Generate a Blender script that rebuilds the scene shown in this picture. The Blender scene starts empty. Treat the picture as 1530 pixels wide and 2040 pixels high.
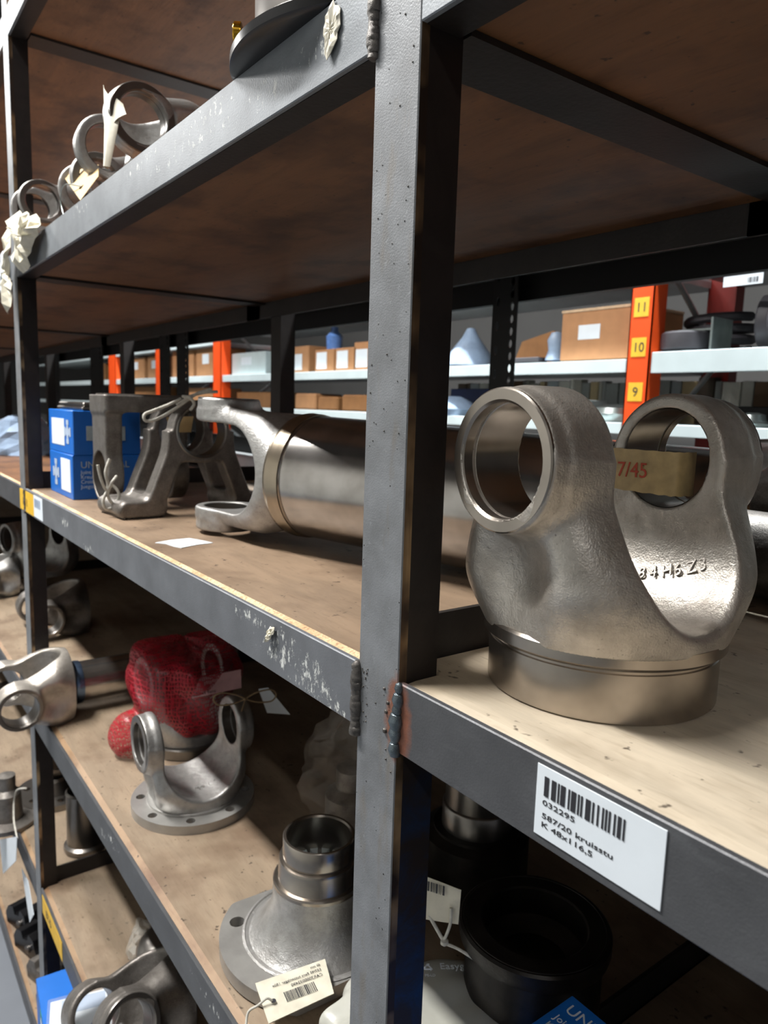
import bpy, math, random
import numpy as np
from mathutils import Vector, Matrix, Euler
from mathutils.geometry import tessellate_polygon
random.seed(7); rng = np.random.default_rng(7)
S = bpy.context.scene; COL = S.collection
PI = math.pi

# ------------------------------------------------------------------ camera, world, lights, exposure
CAM = Vector((.31842, -.25124, .15739))
yaw, pit, rol = .93025, -.14174, .03118
F = Vector((-math.sin(yaw)*math.cos(pit), math.cos(yaw)*math.cos(pit), math.sin(pit)))
R0 = Vector((math.cos(yaw), math.sin(yaw), 0)); U0 = R0.cross(F)
R_ = math.cos(rol)*R0 + math.sin(rol)*U0; U_ = -math.sin(rol)*R0 + math.cos(rol)*U0
cd = bpy.data.cameras.new('camera'); cam = bpy.data.objects.new('camera', cd); COL.objects.link(cam)
m = Matrix((R_, U_, -F)).transposed().to_4x4(); m.translation = CAM; cam.matrix_world = m
cd.sensor_fit = 'VERTICAL'; cd.sensor_height = 36; cd.sensor_width = 27; cd.lens = 1455.56/2040*36
cd.clip_start = .01; cd.clip_end = 60
cd.dof.use_dof = True; cd.dof.focus_distance = .47; cd.dof.aperture_fstop = cd.lens/1.9
S.camera = cam
S.view_settings.view_transform = 'Standard'; S.view_settings.look = 'None'
S.view_settings.exposure = 0.0; S.view_settings.gamma = 1; S.view_settings.use_curve_mapping = False
W = bpy.data.worlds.new('world'); S.world = W; W.use_nodes = True
W.node_tree.nodes['Background'].inputs[0].default_value = (.88, .92, 1, 1)
W.node_tree.nodes['Background'].inputs[1].default_value = .20
LAMPS = [  # x, y, z, length, power, colour
    (-1.25, -.85, 1.95, 1.5, 150, (1, .98, .95)),
    (-4.4, -.85, 1.95, 1.5, 110, (1, .98, .95)),
    (2.4, -1.45, 1.95, 1.5, 26, (1, .98, .95)),
    (-.6, .93, 1.95, 1.5, 125, (.93, .98, 1)),
    (-3.4, .93, 1.95, 1.5, 125, (.93, .98, 1)),
]

# ------------------------------------------------------------------ mesh helpers
class MB:
    def __init__(s): s.v = []; s.f = []; s.sm = []
    def add(s, vs, fs, M=None, smooth=False):
        b = len(s.v)
        s.v += [tuple(M @ Vector(p)) for p in vs] if M is not None else [tuple(p) for p in vs]
        s.f += [tuple(b+i for i in f) for f in fs]; s.sm += [smooth]*len(fs); return s
    def box(s, a, b, M=None):
        x0, y0, z0 = a; x1, y1, z1 = b
        v = [(x0,y0,z0),(x1,y0,z0),(x1,y1,z0),(x0,y1,z0),(x0,y0,z1),(x1,y0,z1),(x1,y1,z1),(x0,y1,z1)]
        return s.add(v, [(0,3,2,1),(4,5,6,7),(0,1,5,4),(1,2,6,5),(2,3,7,6),(3,0,4,7)], M)
    def cbox(s, a, b, c=.001, M=None):
        """box with chamfered edges all round"""
        x = [a[0], b[0]]; y = [a[1], b[1]]; z = [a[2], b[2]]; v = []; ix = {}
        for i in (0, 1):
            for j in (0, 1):
                for k in (0, 1):
                    sx, sy, sz = (1, -1)[i]*c, (1, -1)[j]*c, (1, -1)[k]*c
                    for t, p in enumerate(((x[i], y[j]+sy, z[k]+sz), (x[i]+sx, y[j], z[k]+sz), (x[i]+sx, y[j]+sy, z[k]))):
                        ix[i, j, k, t] = len(v); v.append(p)
        f = []
        for i in (0, 1):
            q = [ix[i,0,0,0], ix[i,1,0,0], ix[i,1,1,0], ix[i,0,1,0]]; f.append(q if i else q[::-1])
            q = [ix[0,i,0,1], ix[1,i,0,1], ix[1,i,1,1], ix[0,i,1,1]]; f.append(q[::-1] if i else q)
            q = [ix[0,0,i,2], ix[1,0,i,2], ix[1,1,i,2], ix[0,1,i,2]]; f.append(q if i else q[::-1])
        for i in (0, 1):
            for j in (0, 1):
                f.append((ix[i,j,0,0], ix[i,j,1,0], ix[i,j,1,1], ix[i,j,0,1]))
                f.append((ix[i,0,j,0], ix[i,1,j,0], ix[i,1,j,2], ix[i,0,j,2]))
                f.append((ix[0,i,j,1], ix[1,i,j,1], ix[1,i,j,2], ix[0,i,j,2]))
                for k in (0, 1): f.append((ix[i,j,k,0], ix[i,j,k,1], ix[i,j,k,2]))
        return s.add(v, f, M)
    def lathe(s, prof, n=48, M=None, close=False, smooth=True):
        v = []; f = []; k = len(prof)
        for i in range(n):
            a = 2*PI*i/n; ca, sa = math.cos(a), math.sin(a)
            v += [(r*ca, r*sa, z) for r, z in prof]
        for i in range(n):
            j = (i+1) % n
            for q in range(k if close else k-1):
                w = (q+1) % k
                f.append((i*k+q, j*k+q, j*k+w, i*k+w))
        return s.add(v, f, M, smooth)
    def tube(s, pts, r, n=8, M=None, closed=False):
        P = [Vector(p) for p in pts]; L = len(P); v = []; f = []; up = Vector((.13, .31, .94)).normalized()
        for i, p in enumerate(P):
            a = P[(i-1) % L] if (i or closed) else p; b = P[(i+1) % L] if (i < L-1 or closed) else p
            t = (b-a).normalized(); x = up.cross(t)
            if x.length < 1e-3: x = Vector((1, 0, 0)).cross(t)
            x.normalize(); y = t.cross(x); up = y
            rr = r[i] if isinstance(r, (list, tuple)) else r
            v += [tuple(p + x*rr*math.cos(2*PI*k/n) + y*rr*math.sin(2*PI*k/n)) for k in range(n)]
        for i in range(L if closed else L-1):
            j = (i+1) % L
            for k in range(n): f.append((i*n+k, i*n+(k+1) % n, j*n+(k+1) % n, j*n+k))
        if not closed: f += [tuple(range(n))[::-1], tuple((L-1)*n+k for k in range(n))]
        return s.add(v, f, M, True)
    def prism(s, poly, z0, z1, M=None, holes=(), wall_smooth=False):
        """extruded outline (x, y) with round or free holes"""
        loops = [list(poly)] + [list(h) for h in holes]
        flat = [p for l in loops for p in l]; tri = tessellate_polygon([[Vector((p[0], p[1], 0)) for p in l] for l in loops])
        n = len(flat); v = [(p[0], p[1], z0) for p in flat] + [(p[0], p[1], z1) for p in flat]; f = []
        for t in tri:
            a, b, c = (Vector((flat[i][0], flat[i][1], 0)) for i in t)
            t = t if (b-a).cross(c-a).z > 0 else t[::-1]
            f.append(tuple(n+i for i in t)); f.append(tuple(t[::-1]))
        s.add(v, f, M)
        o = 0
        for q, l in enumerate(loops):
            k = len(l); ar = sum(l[i][0]*l[(i+1) % k][1]-l[(i+1) % k][0]*l[i][1] for i in range(k)); ccw = (ar > 0) == (q == 0)
            w = [(o+i, o+(i+1) % k, n+o+(i+1) % k, n+o+i) for i in range(k)]
            if not ccw: w = [x[::-1] for x in w]
            s.add(v, w, M, wall_smooth or (q > 0)); o += k
        return s
    def build(s, name, mat, parent=None, label=None, kind=None, bevel=0, merge=False):
        me = bpy.data.meshes.new(name); me.from_pydata(s.v, [], s.f)
        me.polygons.foreach_set('use_smooth', s.sm); me.update()
        if any(s.sm): me.set_sharp_from_angle(angle=math.radians(38))
        return obj(name, me, mat, parent, label, kind, bevel)

def obj(name, me, mat, parent=None, label=None, kind=None, bevel=0):
    o = bpy.data.objects.new(name, me); COL.objects.link(o)
    if mat is not None: me.materials.append(mat)
    if parent is not None: o.parent = parent
    if label: o['label'] = label
    if kind: o['kind'] = kind
    if bevel:
        b = o.modifiers.new('bevel', 'BEVEL'); b.width = bevel; b.segments = 2; b.limit_method = 'ANGLE'; b.angle_limit = .6
    return o
def thing(name, label, cat, loc=(0, 0, 0), rot=(0, 0, 0), group=None, scale=1):
    o = bpy.data.objects.new(name, None); COL.objects.link(o); o.location = loc; o.rotation_euler = rot; o.scale = scale if isinstance(scale, tuple) else (scale,)*3
    o.empty_display_size = .02; o['label'] = label; o['category'] = cat
    if group: o['group'] = group
    return o
def tag(o, label, cat, group=None):
    o['label'] = label; o['category'] = cat
    if group: o['group'] = group
    return o
def dup(root, label, loc, rot=None, scale=None, group=None):
    r = root.copy(); COL.objects.link(r); r.location = loc; r['label'] = label
    if rot is not None: r.rotation_euler = rot
    if scale is not None: r.scale = (scale,)*3
    if group: r['group'] = group
    elif 'group' in r: del r['group']
    for c in list(root.children):
        d = c.copy(); COL.objects.link(d); d.parent = r
        for g in c.children:
            e = g.copy(); COL.objects.link(e); e.parent = d
    return r
def T(x=0, y=0, z=0): return Matrix.Translation((x, y, z))
def RX(a): return Matrix.Rotation(a, 4, 'X')
def RY(a): return Matrix.Rotation(a, 4, 'Y')
def RZ(a): return Matrix.Rotation(a, 4, 'Z')
def circle(r, n=24, cx=0, cy=0): return [(cx+r*math.cos(2*PI*i/n), cy+r*math.sin(2*PI*i/n)) for i in range(n)]
def frame(o, x, y):
    """matrix with origin o, x axis along x, y roughly along y"""
    o, x, y = Vector(o), Vector(x).normalized(), Vector(y); z = x.cross(y).normalized(); y = z.cross(x)
    m = Matrix((x, y, z)).transposed().to_4x4(); m.translation = o; return m
def catmull(pts, k=6, closed=False):
    P = [Vector(p) for p in pts]; n = len(P); out = []
    for i in range(n if closed else n-1):
        g = lambda j: P[j % n] if closed else P[max(0, min(n-1, j))]
        a, b, c, d = g(i-1), g(i), g(i+1), g(i+2)
        for q in range(k):
            t = q/k; out.append(.5*((2*b)+(c-a)*t+(2*a-5*b+4*c-d)*t*t+(3*b-a-3*c+d)*t**3))
    if not closed: out.append(P[-1])
    return [tuple(p) for p in out]

def smin(a, b, k): h = np.clip(.5+.5*(b-a)/k, 0, 1); return b*(1-h)+a*h-k*h*(1-h)
def smax(a, b, k): return -smin(-a, -b, k)
def sdf_mesh(name, f, lo, hi, res):
    ax = [np.arange(lo[i], hi[i]+res, res) for i in range(3)]
    X, Y, Z = np.meshgrid(*ax, indexing='ij'); V = f(X, Y, Z); In = V < 0
    n = In.shape; c = [(i, j, k) for i in (0, 1) for j in (0, 1) for k in (0, 1)]
    sl = lambda A, o: A[o[0]:n[0]-1+o[0], o[1]:n[1]-1+o[1], o[2]:n[2]-1+o[2]]
    cnt = sum(sl(In, o).astype(np.int8) for o in c); M = (cnt > 0) & (cnt < 8); I = np.argwhere(M)
    idx = -np.ones(M.shape, np.int32); idx[M] = np.arange(len(I))
    cv = {o: V[I[:, 0]+o[0], I[:, 1]+o[1], I[:, 2]+o[2]] for o in c}
    acc = np.zeros((len(I), 3)); w = np.zeros(len(I))
    for o in c:
        for a in range(3):
            if o[a] == 0:
                p = list(o); p[a] = 1; p = tuple(p); va, vb = cv[o], cv[p]; ms = (va < 0) != (vb < 0)
                t = np.where(ms, va/np.where(ms, va-vb, 1), 0); q = np.tile(np.array(o, float), (len(I), 1)); q[:, a] += t
                acc += q*ms[:, None]; w += ms
    P = np.array(lo)+(I+acc/w[:, None])*res
    for _ in range(2):
        e = res*.3; g = np.empty_like(P); v0 = f(P[:, 0], P[:, 1], P[:, 2])
        for a in range(3):
            Q = P.copy(); Q[:, a] += e; g[:, a] = (f(Q[:, 0], Q[:, 1], Q[:, 2])-v0)/e
        d = -(v0/np.maximum((g**2).sum(1), .2))[:, None]*g; l = np.linalg.norm(d, axis=1, keepdims=True)
        P = P+d*np.minimum(1, res*.5/np.maximum(l, 1e-12))
    Q = []
    for a in range(3):
        b, cc = (a+1) % 3, (a+2) % 3
        s0 = [slice(None)]*3; s1 = [slice(None)]*3; s0[a] = slice(0, n[a]-1); s1[a] = slice(1, n[a])
        A, B = In[tuple(s0)], In[tuple(s1)]; E = np.argwhere(A != B); E = E[(E[:, b] > 0) & (E[:, b] < n[b]-1) & (E[:, cc] > 0) & (E[:, cc] < n[cc]-1)]
        s = A[E[:, 0], E[:, 1], E[:, 2]]
        def cell(db, dc):
            q = E.copy(); q[:, b] += db; q[:, cc] += dc; return idx[q[:, 0], q[:, 1], q[:, 2]]
        q = np.stack([cell(-1, -1), cell(0, -1), cell(0, 0), cell(-1, 0)], 1); q[~s] = q[~s][:, ::-1]; Q.append(q)
    Q = np.concatenate(Q); me = bpy.data.meshes.new(name)
    me.vertices.add(len(P)); me.vertices.foreach_set('co', P.ravel())
    me.loops.add(len(Q)*4); me.loops.foreach_set('vertex_index', Q.ravel().astype(np.int32))
    me.polygons.add(len(Q)); me.polygons.foreach_set('loop_start', np.arange(len(Q), dtype=np.int32)*4)
    me.update(calc_edges=True); me.validate(); me.polygons.foreach_set('use_smooth', [True]*len(me.polygons))
    return me

# ------------------------------------------------------------------ materials
def lin(c):
    if isinstance(c, str): c = tuple(int(c[i:i+2], 16)/255 for i in (0, 2, 4))
    return tuple((x/12.92 if x <= .04045 else ((x+.055)/1.055)**2.4) for x in c)+(1,)
class NT:
    def __init__(s, name):
        s.m = bpy.data.materials.new(name); s.m.use_nodes = True; s.t = s.m.node_tree; s.b = s.t.nodes['Principled BSDF']
        s.co = s.t.nodes.new('ShaderNodeTexCoord').outputs['Object']
    def n(s, t, **k):
        x = s.t.nodes.new('ShaderNode'+t)
        for a, b in k.items(): setattr(x, a, b)
        return x
    def link(s, a, b): s.t.links.new(a, b)
    def inp(s, node, i, v):
        if hasattr(v, 'is_linked') or hasattr(v, 'links'): s.link(v, node.inputs[i])
        else: node.inputs[i].default_value = v
    def math(s, op, a, b=0, c=None, clamp=False):
        x = s.n('Math', operation=op, use_clamp=clamp); s.inp(x, 0, a); s.inp(x, 1, b)
        if c is not None: s.inp(x, 2, c)
        return x.outputs[0]
    def noise(s, scale, detail=3, rough=.5, stretch=None, dist=0, co=None, off=None):
        co = co or s.co
        if stretch or off:
            mp = s.n('Mapping'); s.link(co, mp.inputs[0])
            if stretch: mp.inputs['Scale'].default_value = stretch
            if off: mp.inputs['Location'].default_value = off
            co = mp.outputs[0]
        x = s.n('TexNoise'); s.link(co, x.inputs['Vector']); x.inputs['Scale'].default_value = scale
        x.inputs['Detail'].default_value = detail; x.inputs['Roughness'].default_value = rough; x.inputs['Distortion'].default_value = dist
        return x.outputs[0]
    def ramp(s, v, a, b, lo=0., hi=1.):
        x = s.n('MapRange'); s.link(v, x.inputs[0])
        for i, q in zip((1, 2, 3, 4), (a, b, lo, hi)): x.inputs[i].default_value = q
        return x.outputs[0]
    def mix(s, f, a, b):
        x = s.n('Mix', data_type='RGBA'); s.inp(x, 0, f); s.inp(x, 6, a if not isinstance(a, tuple) else a); s.inp(x, 7, b); return x.outputs[2]
    def bump(s, h, strength=.3, dist=.001, prev=None):
        x = s.n('Bump'); x.inputs['Strength'].default_value = strength; x.inputs['Distance'].default_value = dist
        s.link(h, x.inputs['Height'])
        if prev is not None: s.link(prev, x.inputs['Normal'])
        return x.outputs[0]
    def done(s, color=None, rough=None, metal=None, normal=None, **k):
        for nm, v in (('Base Color', color), ('Roughness', rough), ('Metallic', metal), ('Normal', normal)):
            if v is not None: s.inp(s.b, nm, v)
        for a, v in k.items(): s.inp(s.b, a.replace('_', ' '), v)
        return s.m
def plain(name, col, rough=.5, metal=0, var=.12, scale=60, bump=0, **k):
    n = NT(name); c = lin(col); d = tuple(x*(1-var*2) for x in c[:3])+(1,)
    v = n.noise(scale, 4); nm = n.bump(n.noise(scale*8, 3), .4, bump) if bump else None
    return n.done(n.mix(n.ramp(v, .3, .7), d, c), rough, metal, nm, **k)
def cast(name, col, col2, rough=.45, metal=.85, bump=.0006, gscale=900):
    n = NT(name); a = n.noise(45, 4, .6); g = n.noise(gscale, 2, .6); b2 = n.noise(140, 3, .5)
    c = n.mix(n.ramp(a, .35, .68), lin(col), lin(col2)); c = n.mix(n.ramp(g, .52, .72, 0, .35), c, lin('b8b4ac'))
    sp = n.ramp(n.noise(420, 2, .5, off=(3, 1, 2)), .69, .75, 0, .45); c = n.mix(sp, c, lin('3a342e'))
    return n.done(c, n.ramp(a, .3, .7, rough-.07, rough+.08), metal, n.bump(g, .5, bump, n.bump(b2, .5, bump*2.2)))
def machined(name, col, rough=.24, rings=True, axis='z'):
    n = NT(name); st = (6, 6, 900) if axis == 'z' else (900, 6, 6)
    l = n.noise(1, 3, .6, stretch=st); a = n.noise(30, 4)
    c = n.mix(n.ramp(a, .35, .7, 0, .5), lin(col), lin('77716a'))
    return n.done(c, n.ramp(l, .3, .7, rough-.006, rough+.016), .95, None)
def flecked(name, spots, base='787b80', dense=.562, axis='xz', scr=True):
    """dark steel with chipped paint flecks clustered round given spots (x, z, rx, rz)"""
    n = NT(name); a = n.noise(18, 4, .6); g = n.noise(700, 2); sx = n.n('SeparateXYZ'); n.link(n.co, sx.inputs[0])
    c = n.mix(n.ramp(a, .3, .7), lin(base), tuple(v*.68 for v in lin(base)[:3])+(1,))
    c = n.mix(n.ramp(n.noise(90, 3, .6, stretch=(.35, 1, 1)), .55, .75, 0, .35), c, lin('6b6d70'))
    ru = [n.math('DIVIDE', n.math('SUBTRACT', sx.outputs[i], cc), rr) for i, cc, rr in ((0, .002, .015), (2, -.026, .036))]
    ru = n.math('SUBTRACT', 1, n.math('ADD', n.math('MULTIPLY', ru[0], ru[0]), n.math('MULTIPLY', ru[1], ru[1])), clamp=True)
    c = n.mix(n.ramp(n.math('ADD', n.math('MULTIPLY', ru, .5), n.math('MULTIPLY', n.noise(120, 3), .4)), .33, .56, 0, .9), c, lin('8a5640'))
    reg = None
    for (x, z, rx, rz) in spots:
        dx = n.math('DIVIDE', n.math('SUBTRACT', sx.outputs[0], x), rx); dz = n.math('DIVIDE', n.math('SUBTRACT', sx.outputs[2], z), rz)
        r = n.math('SUBTRACT', 1, n.math('ADD', n.math('MULTIPLY', dx, dx), n.math('MULTIPLY', dz, dz)), clamp=True)
        reg = r if reg is None else n.math('MAXIMUM', reg, r)
    fl = n.noise(150, 8, .78, stretch=(1, 1, .55)); h = n.math('ADD', n.math('MULTIPLY', reg, .15), fl)
    k = n.ramp(h, dense+.10, dense+.13); c = n.mix(k, c, lin('c9cbc8'))
    nm = n.bump(g, .3, .0004); nm = n.bump(k, .5, .0003, nm)
    return n.done(c, n.mix(k, (.42,)*4, (.8,)*4) if False else .46, n.math('MULTIPLY', n.math('SUBTRACT', 1, k), .35), nm)
def wood(name, base, dark, edge=False, stain=.5, sheen=.55):
    n = NT(name)
    g = n.noise(7, 5, .62, stretch=(1, 5, 1), dist=.6); f = n.noise(160, 3, .6, stretch=(.25, 1.6, 1)); s1 = n.noise(9, 4, .6, off=(4, 2, 0)); sp = n.noise(120, 2, .5, off=(1, 7, 3))
    c = n.mix(n.ramp(g, .35, .68), lin(base), tuple(x*.72 for x in lin(base)[:3])+(1,))
    c = n.mix(n.ramp(s1, .48, .66, 0, stain), c, lin(dark)); c = n.mix(n.ramp(f, .55, .8, 0, .45), c, lin(dark))
    c = n.mix(n.ramp(sp, .68, .74, 0, .8), c, lin('2a1c12'))
    scr = n.noise(60, 4, .7, stretch=(.12, 3, 1), off=(8, 3, 1)); c = n.mix(n.ramp(scr, .68, .76, 0, .5), c, lin('3a2818'))
    return n.done(c, sheen, 0, n.bump(f, .35, .0006))
def bagmat(name, col, alpha=.35, rough=.2, tint=None):
    n = NT(name); a = n.noise(25, 4, .6, dist=1)
    n.m.use_transparent_shadow = True if hasattr(n.m, 'use_transparent_shadow') else None
    return n.done(lin(col), rough, 0, n.bump(a, .8, .006), Alpha=alpha, Specular_IOR_Level=.8)

M = {}
def mk():
    M['post'] = None
    n = NT('post steel'); a = n.noise(25, 5, .6); g = n.noise(900, 2); sp = n.noise(230, 2, .4)
    c = n.mix(n.ramp(a, .3, .7), lin('8a8d91'), lin('6c6e70')); c = n.mix(n.ramp(n.noise(60, 3, .6, stretch=(1, 1, .25)), .56, .72, 0, .5), c, lin('776c5c'))
    sx = n.n('SeparateXYZ'); n.link(n.co, sx.inputs[0])
    # heat tint and rust where the shelf rails are welded on at the right edge of the post
    dz = n.math('DIVIDE', n.math('SUBTRACT', sx.outputs[2], -.022), .034); dx = n.math('DIVIDE', n.math('SUBTRACT', sx.outputs[0], .001), .015)
    r = n.math('SUBTRACT', 1, n.math('ADD', n.math('MULTIPLY', dx, dx), n.math('MULTIPLY', dz, dz)), clamp=True)
    c = n.mix(n.ramp(n.math('ADD', n.math('MULTIPLY', r, .5), n.math('MULTIPLY', n.noise(120, 3), .4)), .31, .52, 0, .85), c, lin('8a563e'))
    dot = n.ramp(n.noise(330, 1, .3, off=(5, 5, 1)), .76, .79); c = n.mix(dot, c, lin('15130f'))
    c = n.mix(n.ramp(sp, .66, .74, 0, .5), c, lin('8f9396'))
    M['post'] = n.done(c, .48, .35, n.bump(dot, .6, .0006, n.bump(g, .35, .0005)))
    n = NT('post edge steel'); a = n.noise(60, 4, .6, stretch=(1, 1, .12)); b = n.noise(18, 3, .5, off=(2, 2, 4))
    M['edge'] = n.done(n.mix(n.ramp(b, .45, .62), lin('3a302a'), n.mix(n.ramp(a, .4, .6), lin('8a6d4e'), lin('c0a580'))), .4, .7, n.bump(a, .4, .0006))
    n = NT('shaded post side'); b = n.noise(22, 5, .7, dist=1.2); sx = n.n('SeparateXYZ'); n.link(n.co, sx.inputs[0])
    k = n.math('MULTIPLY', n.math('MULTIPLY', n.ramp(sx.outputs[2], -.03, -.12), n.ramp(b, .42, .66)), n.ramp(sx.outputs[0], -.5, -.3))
    M['side'] = n.done(n.mix(k, n.mix(n.ramp(b, .4, .7), lin('2a2422'), lin('1c1817')), lin('1c3558')), .42, .35, n.bump(b, .3, .001))  # dark base paints in the shade of the side turned from the lamp
    M['rail_mid'] = flecked('chipped rail paint', [(-.14, -.02, .05, .022), (-.10, -.03, .045, .024), (-.075, -.04, .03, .015), (-.19, -.01, .05, .008), (-.79, -.02, .04, .01), (-.66, -.036, .04, .008)])
    M['rail_up'] = flecked('scuffed lit rail paint', [(-.10, .375, .05, .018), (-.16, .372, .07, .02), (-.27, .385, .10, .02), (-.42, .385, .12, .012), (-.66, .385, .06, .014), (-.30, .37, .2, .012)], base='8d9297', dense=.60)  # lighter base stands for stronger lamp light; the scuffs are paint flecks
    M['rail_low'] = flecked('shaded rail paint', [(-.585, -.41, .04, .018), (-.63, -.42, .03, .012), (-.25, -.41, .1, .008)], base='5a5c5f', dense=.58)  # darker base stands for weaker light on the lower rail
    M['rail'] = flecked('plain shaded rail paint', [(.25, -.03, .05, .004)], base='58595c', dense=.64)  # same paint, darkened for the shade over the right bay
    M['inner'] = plain('dark inner steel', '2c2725', .5, .3, .2, 30, .0006)
    M['weld'] = plain('weld bead', '6b6763', .42, .6, .25, 300, .0008)
    M['weldb'] = plain('fresh weld', '7f8a90', .25, .85, .25, 200, .0006)
    M['wood'] = wood('worn plywood', '92806b', '604a38', stain=.65)
    M['woodl'] = wood('pale plywood', 'cdbfa9', '8c7a62', stain=.6)
    M['woodm'] = wood('brown plywood', '8c7660', '54402f', stain=.6)
    M['woodu'] = wood('stained brown plywood', '7d5638', '3c2416', stain=.75)
    n = NT('raw plywood edge'); a = n.noise(400, 3, .6, stretch=(1, 1, .6)); b = n.noise(35, 4)
    M['wedge'] = n.done(n.mix(n.ramp(a, .45, .75), n.mix(n.ramp(b, .4, .65), lin('d9bd96'), lin('bb946a')), lin('8f6c48')), .7, 0, n.bump(a, .5, .0008))
    M['wedged'] = wood('splintered brown edge', '9c7f60', '64432a', stain=.85)
    M['cast'] = cast('forged steel', 'c2bcb4', 'a39c93', .42, .72, .0006)
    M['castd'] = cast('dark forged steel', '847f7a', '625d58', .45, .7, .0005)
    M['castl'] = cast('light forged steel', 'b4b3b1', '918f8c', .40, .75, .0006)
    M['mach'] = machined('machined steel', 'b5aca2', .24)
    M['machx'] = machined('turned steel tube', 'b9b5b1', .19)
    M['machd'] = machined('dull turned steel', '8a8682', .3)
    M['black'] = plain('black rubber', '111114', .32, 0, .2, 40)
    M['blackm'] = plain('blackened steel', '2b2724', .38, .5, .3, 60, .0004)
    M['brass'] = plain('brass', 'd9a93a', .22, 1, .1, 100)
    M['blue'] = plain('blue card', '1769c4', .42, 0, .06, 20)
    M['blued'] = plain('blue print', '0f5aae', .42, 0, .06, 20)
    M['white'] = plain('white label', 'dfe7ee', .45, 0, .03, 30)
    M['print'] = plain('black print', '26262c', .6, 0, .05, 30)
    M['printw'] = plain('pale print', 'a9b9cf', .5, 0, .05, 30)
    M['cream'] = plain('cream paper', 'd8d2bf', .6, 0, .12, 60)
    M['manila'] = plain('manila card', 'c2a574', .6, 0, .08, 60)
    M['yellow'] = plain('yellow label', 'e3b62f', .5, 0, .08, 60)
    M['tape'] = plain('masking tape', 'b9a172', .5, 0, .15, 120, .0002)
    M['red_ink'] = plain('red ink', 'b8452c', .6)
    M['string'] = plain('white string', 'c9c6bb', .6, 0, .15, 200)
    M['twine'] = plain('brown twine', '8a7352', .7, 0, .2, 300)
    n = NT('red plastic net'); bt = n.n('TexBrick'); mp = n.n('Mapping'); n.link(n.t.nodes['Texture Coordinate'].outputs['UV'], mp.inputs[0]); n.link(mp.outputs[0], bt.inputs[0])
    a = n.noise(20, 3); M['net'] = n.done(n.mix(n.ramp(a, .35, .65), lin('b00f24'), lin('7a0816')), .25, 0, n.bump(a, .4, .003), Specular_IOR_Level=.7)
    M['poly'] = bagmat('clear polythene', 'a89c8e', .20, .12)
    M['polyg'] = plain('milky polythene', 'b4b4ab', .35, 0, .14, 14, .0008)
    M['orange'] = plain('orange paint', 'e8501c', .42, 0, .05, 20, Specular_IOR_Level=.3)
    M['redp'] = plain('dark red paint', '8c1a10', .45, 0, .1, 20)
    M['lip'] = plain('white shelf enamel', 'c9d6d8', .35, 0, .04, 20)
    M['deck'] = plain('grey shelf underside', 'b4b6b6', .35, .35, .1, 20)
    M['face'] = plain('faced steel', 'aaa8a4', .34, .55, .12, 40, .0003)
    M['blackd'] = plain('black moulded rubber', '08080a', .25, 0, .2, 40)
    M['card'] = plain('cardboard', 'b07f55', .7, 0, .08, 30)
    M['cardd'] = plain('brown cardboard', '8f6238', .75, 0, .1, 30)
    M['rubber'] = plain('grey rubber', '3c3a3f', .6, 0, .1, 60)
    M['zinc'] = plain('zinc plate', 'a6b0ae', .3, .8, .1, 60)
    M['bluew'] = plain('pale blue wrap', '8fa3bd', .35, 0, .15, 30, .002)
    M['sgrey'] = plain('dark grey upright', '191818', .45, .3, .2, 30)
    M['concrete'] = plain('concrete floor', '6f747c', .6, 0, .1, 6)
    M['wall'] = plain('painted wall', '4a4846', .8, 0, .05, 4)
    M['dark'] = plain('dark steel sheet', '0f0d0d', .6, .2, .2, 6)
    M['redcard'] = plain('red carton print', 'c3303a', .45)
    M['green'] = plain('green print', '2f9a4a', .5)
mk()

def text(body, size, mat, M4, parent, align='LEFT', name='lettering', ex=.00015):
    c = bpy.data.curves.new(name, 'FONT'); c.body = body; c.size = size; c.extrude = ex; c.align_x = align; c.resolution_u = 3
    tmp = bpy.data.objects.new(name, c); COL.objects.link(tmp); bpy.context.view_layer.update()
    me = bpy.data.meshes.new_from_object(tmp.evaluated_get(bpy.context.evaluated_depsgraph_get())); bpy.data.objects.remove(tmp); bpy.data.curves.remove(c)
    me.materials.clear(); me.name = name; o = bpy.data.objects.new(name, me); COL.objects.link(o); me.materials.append(mat); o.parent = parent; o.matrix_local = M4; return o
def barcode(parent, M4, w, h, mat, seed=1, n=26, name='barcode'):
    r = random.Random(seed); b = MB(); x = 0; u = w/(n*2.6)
    for i in range(n):
        bw = u*r.choice((.8, .8, 1.6, 2.4)); b.box((x, 0, 0), (x+bw, h, .0002)); x += bw+u*r.choice((.8, 1, 1.6))
        if x > w: break
    o = b.build(name, mat, parent); o.matrix_local = M4; return o
# ------------------------------------------------------------------ lamps and room
for i, (x, y, z, L, pw, colr) in enumerate(LAMPS):
    t = thing('ceiling_lamp', ['white strip lamp hanging over the front aisle, middle one', 'white strip lamp hanging over the front aisle, leftmost one', 'white strip lamp hanging over the front aisle, rightmost one',
              'white strip lamp hanging over the rear aisle, nearer one', 'white strip lamp hanging over the rear aisle, farther one'][i], 'lamp', (x, y, z))
    b = MB(); b.cbox((-L/2-.03, -.06, .0), (L/2+.03, .06, .05), .006); b.build('lamp_housing', M['lip'], t)
    for sx in (-.5, .5): b = MB(); b.tube([(sx, 0, .05), (sx, 0, 3.2-z)], .003, 6); b.build('hanger', M['inner'], t)
    ld = bpy.data.lights.new('tube_light', 'AREA'); ld.shape = 'RECTANGLE'; ld.size = L; ld.size_y = .1; ld.energy = pw; ld.color = colr
    lo = bpy.data.objects.new('tube_light', ld); COL.objects.link(lo); lo.parent = t; lo.location = (0, 0, -.012)
    lo.rotation_euler = (0, 0, 0)
def struct(name, a, b, mat):
    q = MB(); q.box(a, b); return q.build(name, mat, kind='structure')
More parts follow.
